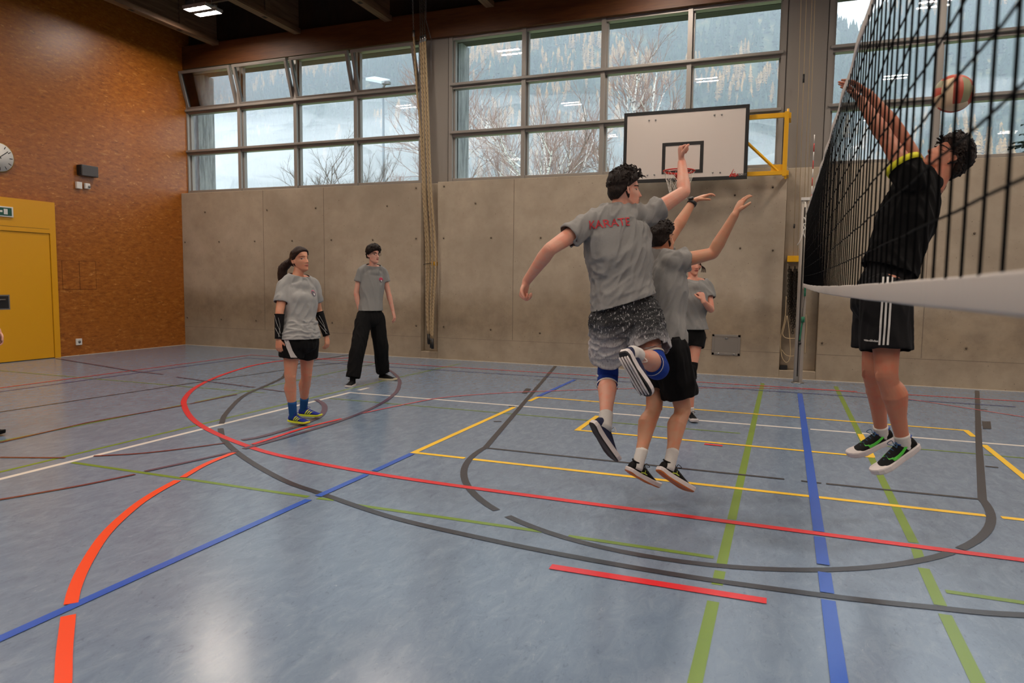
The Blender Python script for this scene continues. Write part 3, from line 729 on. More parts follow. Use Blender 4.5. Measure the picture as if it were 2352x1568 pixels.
an_o = an.build('net_antenna', [WHT, RED]); tag(an_o, 'thin red and white striped antenna rod fixed to the net near the post', 'antenna')

# ------------------------------------------------------------ ball
vb = MB(); n = 16; rad = .105; cen = atd(2190, 215, 4.05)
bm_cols = []
for ax in range(6):
    for i in range(n):
        for j in range(n):
            q = []
            for a, c_ in ((i, j), (i + 1, j), (i + 1, j + 1), (i, j + 1)):
                uu, vv = math.tan((a / n * 2 - 1) * math.pi / 4), math.tan((c_ / n * 2 - 1) * math.pi / 4)
                p_ = [Vector((1, uu, vv)), Vector((-1, -uu, vv)), Vector((vv, 1, uu)), Vector((vv, -1, -uu)), Vector((uu, vv, 1)), Vector((-uu, vv, -1))][ax].normalized()
                s_ = min(abs((c_ / n * 3) % 1), 1 - abs((c_ / n * 3) % 1)) * 3
                q.append(cen + p_ * rad)
            vb.add(q, [(0, 1, 2, 3)], (1, 0, 2)[int(j / n * 3)] if ax % 2 else (0, 1, 0)[int(j / n * 3)], True)
bo = vb.build('volleyball', [mat('ball_red', '#b8503c', .5), mat('ball_cream', '#d9c4a2', .5), mat('ball_green', '#8a8a68', .5)])
bo.rotation_euler = (0, 0, 0)
tag(bo, 'red and cream volleyball in the air above the player in black', 'volleyball')

# ------------------------------------------------------------ outdoors: meadow, slope, woods, mist
def fbm(x, y, s, seed=0): return noise.fractal(Vector((x / s + seed, y / s - seed, seed * .37)), 1.0, 2.0, 5)
struct(MB().box(-260, 200, 5.2, 70, -.9, -.6).build('ground_meadow', mat('meadow', '#6d7a4a', .9)))
def hill_z(x, y):
    # two flanks meeting in a notch that shows through the third window
    az = x / y
    z = -4 + max(0, y - 60) * .02 + max(0, y - 240) * .70
    z += (45 * fbm(x, y, 300, 3.1) + 8 * fbm(x, y, 60, 8.2)) * min(1, max(0, (y - 200) / 140))
    return z
def ridge(az):                            # skyline as tangent of elevation against tan of azimuth
    pts = [(-1.3, .62), (-.6, .60), (-.25, .52), (-.12, .44), (-.03, .395), (.0, .372), (.03, .345), (.055, .315), (.075, .30), (.10, .33), (.13, .36), (.2, .40), (.35, .46), (.9, .5)]
    for (a, b_), (c_, d_) in zip(pts[:-1], pts[1:]):
        if a <= az <= c_: return b_ + (d_ - b_) * (az - a) / (c_ - a)
    return .5
nx, ny_ = 150, 80
ys = [60 + 1240 * (j / (ny_ - 1)) ** 1.4 for j in range(ny_)]
azs = np.linspace(-1.25, .85, nx)
def slope_pt(az, y):
    x = az * y; z = hill_z(x, y)
    lim = ridge(az) * (y + 7.4) + 1.4 + 3 * fbm(x, y, 60, 5)
    k = (z - lim)
    if k > 0: z = lim - k * .25            # beyond the crest the ground falls away
    return Vector((x, y, z))
hb = MB(); vs = [slope_pt(a, y) for y in ys for a in azs]
hb.add(vs, [(j * nx + i, j * nx + i + 1, (j + 1) * nx + i + 1, (j + 1) * nx + i) for j in range(ny_ - 1) for i in range(nx - 1)], 0, True)
hm = mat('forest_floor', '#3c4838', .95); t = NT(hm)
g = t.noise(t.coords(), .12, 5, .65); t.link(t.ramp(g, [(.35, srgb('#24332a')), (.55, srgb('#47523c')), (.7, srgb('#8a7a56'))]), t.b.inputs['Base Color'])
struct(hb.build('hill_slope', hm))
# conifer woods on the slope: dark spruces and autumn larches, one mass each
def woods(name, count, m_, seed, hmin, hmax, wid, cluster, lab):
    rg = np.random.default_rng(seed); V = []; Fc = []; made = 0; tries = 0
    base = 0
    while made < count and tries < count * 12:
        tries += 1
        y = 270 + 620 * rg.random(); az = -.98 + 1.38 * rg.random()
        cl = fbm(az * y, y, 70, 11.3)
        if cluster == 1 and cl < .12 + .2 * rg.random(): continue
        if cluster == 0 and cl > .35 + .3 * rg.random(): continue
        p = slope_pt(az, y)
        if p.z > ridge(az) * (y + 7.4) + 8: continue
        h = (hmin + (hmax - hmin) * rg.random()) * 1.0; w = h * wid * (.8 + .4 * rg.random()); n_ = 7
        tiers = 5 if cluster == 0 else 8; ph = rg.random() * 6.28; lean = (rg.random(2) - .5) * .06
        for tI in range(tiers):
            f0 = .08 + .92 * tI / tiers; f1 = min(1.0, f0 + 1.5 / tiers)
            r0 = w * (1 - f0) ** (.8 if cluster == 0 else .62) * (.85 + .3 * rg.random())
            k = len(V)
            for q in range(n_):
                a = ph + 2 * math.pi * q / n_ + tI; rr_ = r0 * (.75 + .4 * rg.random())
                V.append((p.x + rr_ * math.cos(a) + lean[0] * h * f0, p.y + rr_ * math.sin(a), p.z + h * (f0 - .03 * rg.random())))
            V.append((p.x + lean[0] * h * f1, p.y, p.z + h * f1))
            Fc += [(k + q, k + (q + 1) % n_, k + n_) for q in range(n_)]
        made += 1
    me = bpy.data.meshes.new(name); me.from_pydata(V, [], Fc); me.materials.append(m_); me.update()
    o = bpy.data.objects.new(name, me); COL.objects.link(o); tag(o, lab, 'forest', kind='stuff'); return o
def leafmat(name, stops, sc=.35):
    m_ = mat(name, '#445544', .95); t = NT(m_); g = t.noise(t.coords(), sc, 3, .6); t.link(t.ramp(g, stops), t.b.inputs['Base Color']); return m_
woods('spruce_forest', 15000, leafmat('spruce', [(.3, srgb('#16281f')), (.6, srgb('#2a4030')), (.8, srgb('#3d5238'))]), 3, 8, 14, .2, 0, 'dark spruce forest covering the mountain slope beyond the windows')
woods('larch_forest', 4200, leafmat('larch', [(.3, srgb('#6e5628')), (.5, srgb('#9a743a')), (.7, srgb('#bc9256'))]), 4, 7, 12, .20, 1, 'golden autumn larches in clusters among the spruces on the slope')

# haze in the valley and the mist bank lying against the slope
def vol(name, dens, col, aniso=.2):
    m_ = bpy.data.materials.new(name); m_.use_nodes = True; n_ = m_.node_tree; n_.nodes.clear()
    o_ = n_.nodes.new('ShaderNodeOutputMaterial'); s_ = n_.nodes.new('ShaderNodeVolumeScatter')
    s_.inputs['Color'].default_value = col; s_.inputs['Density'].default_value = dens; s_.inputs['Anisotropy'].default_value = aniso
    n_.links.new(s_.outputs[0], o_.inputs['Volume']); return m_
hz = MB(); hz.box(-1300, 1100, 70, 1290, -3, 700)
o = hz.build('valley_haze', vol('haze_air', .0013, (.82, .92, 1, 1))); tag(o, 'pale blue haze hanging in front of the mountain slope', 'haze', kind='stuff')
mist_m = vol('mist_air', .014, (.95, .98, 1, 1))
mb_ = MB()
rg = np.random.default_rng(5)
def puff(c, rx, ry, rz, seed):
    n1, n2 = 28, 14; vs = []
    for j in range(n2 + 1):
        th = math.pi * j / n2
        for i in range(n1):
            ph = 2 * math.pi * i / n1; d = Vector((math.sin(th) * math.cos(ph), math.sin(th) * math.sin(ph), math.cos(th)))
            k = 1 + .5 * noise.fractal(d * 1.6 + Vector((seed, seed * 2, 0)), 1.0, 2.0, 4)
            vs.append((c[0] + d.x * rx * k, c[1] + d.y * ry * k, c[2] + d.z * rz * k))
    fs = [(j * n1 + i, (j + 1) * n1 + i, (j + 1) * n1 + (i + 1) % n1, j * n1 + (i + 1) % n1) for j in range(n2) for i in range(n1)]
    mb_.add(vs, fs, 0, True)
for k, (u, v_, d, sx, sz) in enumerate(((500, 405, 150, 45, 12), (640, 405, 170, 50, 13), (770, 400, 160, 45, 12), (900, 400, 150, 40, 12), (560, 345, 210, 40, 8), (800, 345, 200, 50, 7),
                                       (1080, 360, 140, 30, 9), (1230, 350, 140, 34, 9), (1370, 360, 150, 30, 8), (1500, 380, 160, 30, 9), (1740, 330, 170, 18, 5), (1950, 340, 170, 14, 6), (2200, 230, 220, 20, 4))):
    p_ = atd(u, v_, d); puff(p_, sx, 22, sz, k * 3.7)
o = mb_.build('mist_bank', mist_m); tag(o, 'white mist bank lying low against the slope behind the bare trees', 'mist', kind='stuff')

# bare trees behind the hall
def bare_tree(base, h, spread, seed, bark, twig, lab, trunk_r=.14, lean=0.0, levels=5, g='bare trees outside the windows'):
    rg = random.Random(seed); tb, bb_, wb_ = MB(), MB(), MB()
    root = Vector(base)
    def grow(p, d, L, r, lev):
        pts = [p]; q = p.copy(); dd = d.copy(); n_ = 4 if lev < 3 else 3
        for k in range(n_):
            dd = (dd + Vector((rg.gauss(0, .12), rg.gauss(0, .12), rg.gauss(.02, .06)))).normalized(); q = q + dd * (L / n_); pts.append(q.copy())
        rs = [r * (1 - .45 * i / n_) for i in range(n_ + 1)]
        (tb if lev == 0 else bb_ if lev < 3 else wb_).tube(pts, rs, 7 if lev == 0 else 5 if lev < 2 else 3, caps=False)
        if lev >= levels: return
        kids = (9, 6, 5, 5, 3, 3)[lev]
        for k in range(kids):
            f = (.3 + .7 * (k + rg.random()) / kids) if lev == 0 else (.2 + .8 * (k + rg.random()) / kids)
            i = min(int(f * n_), n_ - 1); fr_ = f * n_ - i; s = pts[i].lerp(pts[i + 1], fr_)
            az_ = rg.random() * 6.28; tilt = rg.uniform(.35, .85) * spread
            axd = (pts[i + 1] - pts[i]).normalized(); o1 = axd.orthogonal().normalized(); o2 = axd.cross(o1)
            nd = (axd * math.cos(tilt) + (o1 * math.cos(az_) + o2 * math.sin(az_)) * math.sin(tilt) + Vector((0, 0, .12))).normalized()
            grow(s, nd, L * rg.uniform(.42, .62) * (1.0 if lev else (1.25 - .6 * f)), r * (.42 if lev == 0 else .5), lev + 1)
    grow(root, Vector((lean, 0, 1)).normalized(), h * .8, trunk_r, 0)
    o = tb.build('bare_tree', bark); bb_.build('branches', bark, o); wb_.build('twigs', twig, o)
    tag(o, lab, 'tree', g); return o
birch = mat('birch_bark', '#cfc8be', .8); t = NT(birch)
g_ = t.noise(t.coords((1, 1, 5)), 2.2, 3, .6); t.link(t.ramp(g_, [(.38, srgb('#4a4440')), (.5, srgb('#d6d0c6'))]), t.b.inputs['Base Color'])
twig = mat('twig_red', '#8e7468', .85); bark2 = mat('bark_grey', '#5e564c', .9)
def tree_at(u, v_top, d, *a, **k):
    top = atd(u, v_top, d); b0 = Vector((top.x, top.y, -.7)); bare_tree(b0, (top.z + .7) * .80, *a, **k)
tree_at(1335 - 210, 30, 30, .75, 11, birch, twig, 'white-barked bare birch nearest the climbing ropes in the second window', .13)
tree_at(1300, 90, 26, .75, 12, birch, twig, 'bare birch with thin dark twigs in the second pane column of the second window', .1)
tree_at(1500, 50, 30, .8, 13, birch, twig, 'tallest white-barked birch, rising behind the basketball backboard', .16)
tree_at(1210, 180, 34, .9, 24, bark2, twig, 'smaller reddish bare tree between two birches, low in the second window', .09)
tree_at(765, 320, 30, .9, 15, bark2, bark2, 'bare tree with seed balls left of the floodlight mast', .09, levels=4)
tree_at(850, 310, 30, .5, 16, bark2, bark2, 'slender upright bare tree close by the floodlight mast', .07, levels=4)
tree_at(965, 360, 28, .95, 17, bark2, twig, 'wide low bare tree right of the floodlight mast, behind the ropes', .08, levels=4)
# floodlight mast
mt = atd(880, 200, 32)
fm = empty('floodlight_mast', (mt.x, mt.y, -.7))
MB().tube([(mt.x, mt.y, -.7), (mt.x, mt.y, mt.z)], [.09, .05], 10).build('mast', mat('mast_grey', '#7c8284', .5, .3), fm)
Mh = Matrix.Translation((mt.x - .2, mt.y, mt.z + .3)) @ Matrix.Rotation(R(14), 4, 'Y') @ Matrix.Rotation(R(20), 4, 'X')
b = MB(); b.box(-.5, .35, -.35, .35, -.03, .08, 0, Mh); b.box(-.48, .1, -.3, .3, -.04, -.03, 1, Mh); b.build('lamp_head', [mat('mast_white', '#c9cfd2', .5), GREYP], fm)
b = MB(); b.tube([(mt.x, mt.y, mt.z - .05), (mt.x + .15, mt.y, mt.z + .2)], .05, 6); b.box(mt.x, mt.x + .35, mt.y - .1, mt.y + .1, mt.z + .1, mt.z + .22); b.build('head_bracket', GREYP, fm)
tag(fm, 'tall grey floodlight mast with a flat lamp head outside the first window', 'floodlight')
# dark spruce close by, at the right edge
tp = atd(2420, 120, 34); sb = MB(); rg2 = random.Random(4)
hgt = tp.z + .7; st = MB().tube([(tp.x, tp.y, -.7), (tp.x, tp.y, tp.z)], [.2, .02], 8).build('spruce_tree', bark2)
for k in range(420):
    f = rg2.random() ** .8; z = -.7 + hgt * (.1 + .9 * f); L = (1 - f) * hgt * .28 + .15; a = rg2.random() * 6.28
    d = Vector((math.cos(a), math.sin(a), -.15)); p0_ = Vector((tp.x, tp.y, z)); e1 = d.cross(Vector((0, 0, 1))).normalized()
    for s in range(5):
        q0_ = p0_ + d * L * s / 5; w = (1 - s / 5) * L * .28 + .08
        for sg_ in (-1, 1):
            sb.add([q0_, q0_ + d * L * .25 + e1 * sg_ * w + Vector((0, 0, -.08)), q0_ + d * L * .3], [(0, 1, 2)])
sb.build('needles', mat('spruce_near', '#1c2a20', .9), st)
tag(st, 'single dark spruce close behind the hall at the edge of the third window', 'tree')

# ------------------------------------------------------------ people
V = Vector
def nrm(v): return V(v).normalized()
def lin(a, b, t): return a + (b - a) * t
class Sh(MB):                            # closed organic lofts, later fused by a voxel remesh
    def loft(s, pts, rad, side=None, n=20, k=4, sup=2.0, capf=.8):
        P = smooth(pts, k); m_ = len(P); nr = len(rad)
        rad = [(r, r) if not hasattr(r, '__len__') else r for r in rad]
        def rr(i):
            f = i / (m_ - 1) * (nr - 1); j = min(int(f), nr - 2); q = f - j
            g = lambda a, b: a + (b - a) * q
            return g(rad[j][0], rad[j + 1][0]), g(rad[j][1], rad[j + 1][1])
        rings = []
        sides = None
        if side is not None and hasattr(side, '__len__') and hasattr(side[0], 'dot'): sides = side
        last = None
        for i, p in enumerate(P):
            t_ = (P[min(i + 1, m_ - 1)] - P[max(i - 1, 0)]).normalized()
            if sides:
                f = i / (m_ - 1) * (len(sides) - 1); j = min(int(f), len(sides) - 2); sx = lin(sides[j], sides[j + 1], f - j)
            elif side is not None: sx = V(side)
            else: sx = last if last is not None else t_.orthogonal()
            sx = sx - t_ * sx.dot(t_); sx = sx.normalized() if sx.length > 1e-5 else t_.orthogonal().normalized()
            last = sx; sy = t_.cross(sx); rings.append((p, sx, sy, t_, *rr(i)))
        out = []
        p, sx, sy, t_, a, b = rings[0]
        for q in (.15, .6, .9): out.append((p - t_ * min(a, b) * capf * math.sqrt(max(0, 1 - q * q)), sx, sy, a * q, b * q))
        for p, sx, sy, t_, a, b in rings: out.append((p, sx, sy, a, b))
        for q in (.9, .6, .15): out.append((p + t_ * min(a, b) * capf * math.sqrt(max(0, 1 - q * q)), sx, sy, a * q, b * q))
        vs = []
        for p, sx, sy, a, b in out:
            for j in range(n):
                an = 2 * math.pi * j / n; ca, sa = math.cos(an), math.sin(an)
                if sup != 2.0:
                    ca = math.copysign(abs(ca) ** (2 / sup), ca); sa = math.copysign(abs(sa) ** (2 / sup), sa)
                vs.append(p + sx * a * ca + sy * b * sa)
        L_ = len(out); fs = [(i * n + j, i * n + (j + 1) % n, (i + 1) * n + (j + 1) % n, (i + 1) * n + j) for i in range(L_ - 1) for j in range(n)]
        fs += [tuple(reversed(range(n))), tuple((L_ - 1) * n + j for j in range(n))]
        return s.add(vs, fs, 0, True)
    def blob(s, c, ax, n1=16, n2=10):
        vs = []; A, B, C_ = ax
        for j in range(n2 + 1):
            th = math.pi * (.02 + .96 * j / n2)
            for i in range(n1):
                ph = 2 * math.pi * i / n1
                vs.append(c + A * math.sin(th) * math.cos(ph) + B * math.sin(th) * math.sin(ph) + C_ * math.cos(th))
        fs = [(j * n1 + i, (j + 1) * n1 + i, (j + 1) * n1 + (i + 1) % n1, j * n1 + (i + 1) % n1) for j in range(n2) for i in range(n1)]
        fs += [tuple(range(n1)), tuple(reversed([n2 * n1 + i for i in range(n1)]))]
        return s.add(vs, fs, 0, True)
def fuse(sh, name, mats, vox=.005, sm=3, parent=None, smf=.5):
    me = bpy.data.meshes.new('tmp'); me.from_pydata(sh.v, [], sh.f); me.update()
    o = bpy.data.objects.new('tmp', me); COL.objects.link(o)
    r = o.modifiers.new('r', 'REMESH'); r.mode = 'VOXEL'; r.voxel_size = vox; r.adaptivity = 0
    if sm:
        q = o.modifiers.new('s', 'SMOOTH'); q.factor = smf; q.iterations = sm
    dg = bpy.context.evaluated_depsgraph_get(); m2 = bpy.data.meshes.new_from_object(o.evaluated_get(dg))
    bpy.data.objects.remove(o); bpy.data.meshes.remove(me)
    m2.name = name; m2.materials.clear()
    for x in mats: m2.materials.append(x)
    m2.polygons.foreach_set('use_smooth', [True] * len(m2.polygons)); m2.update()
    o = bpy.data.objects.new(name, m2); COL.objects.link(o)
    if parent: o.parent = parent
    return o
def cut(o, cuts, thick=.003):            # open a garment: planes (centre, outward normal, reach) or tube ends (centre, direction, radius, 'cap')
    bm = bmesh.new(); bm.from_mesh(o.data)
    for q_ in cuts:
        if len(q_) == 4:
            c, n_, rad, _ = q_; dl = []
            for f in bm.faces:
                w = f.calc_center_median() - c; a = w.dot(n_)
                if -.02 < a < .03 and (w - n_ * a).length < rad * 1.12 and f.normal.dot(n_) > .62: dl.append(f)
            bmesh.ops.delete(bm, geom=dl, context='FACES'); continue
        c, n_, rad = q_
        g = [f for f in bm.faces if (f.calc_center_median() - c).length < rad]
        vs = set(v for f in g for v in f.verts); es = set(e for f in g for e in f.edges)
        bmesh.ops.bisect_plane(bm, geom=list(vs) + list(es) + g, plane_co=c, plane_no=n_, clear_outer=True)
    bmesh.ops.delete(bm, geom=[v for v in bm.verts if not v.link_faces], context='VERTS')
    for _ in range(8):
        nc = {}
        for v in bm.verts:
            if v.is_boundary:
                nb_ = [e.other_vert(v) for e in v.link_edges if e.is_boundary]
                if len(nb_) == 2: nc[v] = v.co * .4 + (nb_[0].co + nb_[1].co) * .3
        for v, q in nc.items(): v.co = q
    bm.to_mesh(o.data); bm.free(); o.data.update()
    for p in o.data.polygons: p.use_smooth = True
    m_ = o.modifiers.new('cloth', 'SOLIDIFY'); m_.thickness = thick; m_.offset = -1
    return o
def folds(o, fn):                        # move every vertex along its normal
    me = o.data; n = len(me.vertices)
    no = [v.normal.copy() for v in me.vertices]
    for v, q in zip(me.vertices, no): v.co = v.co + q * fn(v.co)
    me.update()
def wrinkle(d, s, amp, seed=0.0, other=1.0):       # folds running along d, spaced about s
    d = nrm(d); e1 = d.orthogonal().normalized(); e2 = d.cross(e1)
    def f(p):
        w = V((p.dot(e1) / s, p.dot(e2) / s, p.dot(d) / (s * 4.5))) + V((seed, seed * 1.7, 0))
        a = noise.noise(w); b = noise.noise(w * 2.1 + V((3, 1, 7)))
        return max(-.25 * amp, amp * ((1 - abs(a) * 3.2) + .5 * b) * 1.15)
    return f
def decal(name, vs, fs, o_, xd, yd, target, m_, parent, off=.0015, depth=.3, sub=0):
    # flat lettering or a badge laid onto a garment along its own normal direction
    bm = bmesh.new(); bv = [bm.verts.new((v[0], v[1], 0)) for v in vs]
    for f in fs:
        try: bm.faces.new([bv[i] for i in f])
        except Exception: pass
    if sub:
        bmesh.ops.triangulate(bm, faces=bm.faces[:]); bmesh.ops.subdivide_edges(bm, edges=bm.edges[:], cuts=sub, use_grid_fill=True)
    zd = xd.cross(yd).normalized()
    tv = [v.co.copy() for v in target.data.vertices]; tf = [tuple(p.vertices) for p in target.data.polygons]
    if not hasattr(target, 'bvh_'):
        pass
    T = BV.get(target.name) or BVHTree.FromPolygons(tv, tf); BV[target.name] = T
    for v in bm.verts:
        w = o_ + xd * v.co.x + yd * v.co.y
        h = T.ray_cast(w + zd * depth, -zd)
        v.co = (h[0] + zd * off + h[1] * off * (1 if h[1].dot(zd) > 0 else -1)) if h[0] is not None else w
    me = bpy.data.meshes.new(name); bm.to_mesh(me); bm.free()
    for x in (m_ if isinstance(m_, list) else [m_]): me.materials.append(x)
    o = bpy.data.objects.new(name, me); COL.objects.link(o); o.parent = parent
    sd = o.modifiers.new('s', 'SOLIDIFY'); sd.thickness = .0008; sd.offset = 0
    return o
BV = {}

# --- head: a dense sphere pushed into a face (x = the person's left... right, y = forward, z = up)
def head_pts(nu, nv, fem=0.0, hs=1.0):
    u = np.linspace(0, 2 * np.pi, nu, endpoint=False); v = np.linspace(.0, np.pi, nv)
    U, Vv = np.meshgrid(u, v); d = np.stack([np.sin(Vv) * np.cos(U), np.sin(Vv) * np.sin(U), np.cos(Vv)], -1)
    x, y, z = d[..., 0] * .0765, d[..., 1] * .097, d[..., 2] * .118
    g = lambda x0, z0, sx, sz: np.exp(-((x - x0) / sx) ** 2 - ((z - z0) / sz) ** 2)
    sstep = lambda a, b, t: np.clip((t - a) / (b - a), 0, 1) ** 2 * (3 - 2 * np.clip((t - a) / (b - a), 0, 1))
    X = x.copy(); Y = y.copy(); Z = z.copy(); low = sstep(.0, -.115, z); front = sstep(-.02, .05, y)
    X = x * (1 - (.20 + .12 * fem) * low ** 1.2) * (1 + .05 * sstep(.0, .07, z))
    # lower face carried forward, nape drawn in
    r_ = np.sqrt(np.clip(1 - (z / .118) ** 2, 0.0, 1))
    Y = np.where(y > 0, y + front * low * (.030), y * (1 - .38 * low))
    Y = Y + (.022 - .006 * fem) * sstep(-.05, -.105, z) * np.exp(-(x / .034) ** 2) * (y > -.02)
    Y = np.where(y > 0, np.minimum(Y, .094 - 1.6 * x * x / .0765), Y)
    f = (y > 0.0) * 1.0
    for s in (-1, 1):
        Y = Y - f * .0135 * g(s * .031, .006, .017, .013)
        Y = Y + f * .0045 * g(s * .030, .031, .02, .008)
        Y = Y + f * .0065 * g(s * .045, -.022, .018, .018)
        Y = Y + f * .0065 * g(s * .031, .003, .012, .0075)         # lids over the eyeballs
    nose = np.clip((.022 - z) / .055, 0, 1) * sstep(-.044, -.033, z)
    Y = Y + f * nose * (.029 - .005 * fem) * np.exp(-(x / (.0075 + .006 * np.clip((.02 - z) / .055, 0, 1))) ** 2)
    for s in (-1, 1): Y = Y + f * .007 * g(s * .0115, -.034, .006, .007)
    Y = Y + f * .008 * g(0, -.060, .024, .011); Y = Y - f * .0045 * g(0, -.0595, .02, .0022); Y = Y - f * .004 * g(0, -.076, .02, .006)
    Z = Z - .002
    return np.stack([X, Y, Z], -1) * hs
SKINC = {}
def skin(name, col, red=.0):
    m_ = mat(name, col, .5); t = NT(m_); m_.node_tree.nodes['Principled BSDF'].inputs['Subsurface Weight'].default_value = 0.0
    g_ = t.noise(t.coords(), 22, 3); base = srgb(col); dk = tuple(c * .82 for c in base[:3]) + (1,)
    rd = (min(1, base[0] * 1.08), base[1] * .84, base[2] * .8, 1)
    t.link(t.ramp(g_, [(.3, rd), (.55, base), (.75, base)]), t.b.inputs['Base Color']); return m_
def clothmat(name, col, sc=1.0, rough=.85):
    m_ = mat(name, col, rough); t = NT(m_); g_ = t.noise(t.coords((1, 1, 1)), 26 * sc, 4, .6, .6); f_ = t.noise(t.coords(), 420, 2)
    b_ = srgb(col); lo = tuple(c * .86 for c in b_[:3]) + (1,)
    t.link(t.ramp(f_, [(.3, lo), (.7, b_)]), t.b.inputs['Base Color']); t.bump(g_, .25, .008)
    m_.node_tree.nodes['Principled BSDF'].inputs['Specular IOR Level'].default_value = .2; return m_
GREYT = clothmat('shirt_grey', '#8b8a88'); BLKC = clothmat('cloth_black', '#08080a', 1, .85)
HAIR = mat('hair_dark', '#18110e', .55, spec=.25); t = NT(HAIR); g_ = t.noise(t.coords((60, 60, 8)), 3, 4); t.link(t.ramp(g_, [(.3, srgb('#0c0806')), (.7, srgb('#261a14'))]), t.b.inputs['Base Color']); t.bump(g_, .8, .01)
HAIRB = mat('hair_brown', '#2a1812', .5, spec=.25); t = NT(HAIRB); g_ = t.noise(t.coords((60, 60, 8)), 3, 4); t.link(t.ramp(g_, [(.3, srgb('#120a07')), (.7, srgb('#331d14'))]), t.b.inputs['Base Color']); t.bump(g_, .8, .01)
EYEW = mat('eye_white', '#d8d0c8', .2); IRIS = mat('iris_dark', '#1c120c', .15); LIP = mat('lip', '#9a4f46', .45); LIP2 = mat('lip_dark', '#6a3430', .6)
SOCKW = clothmat('sock_white', '#c9c6c2', 2)

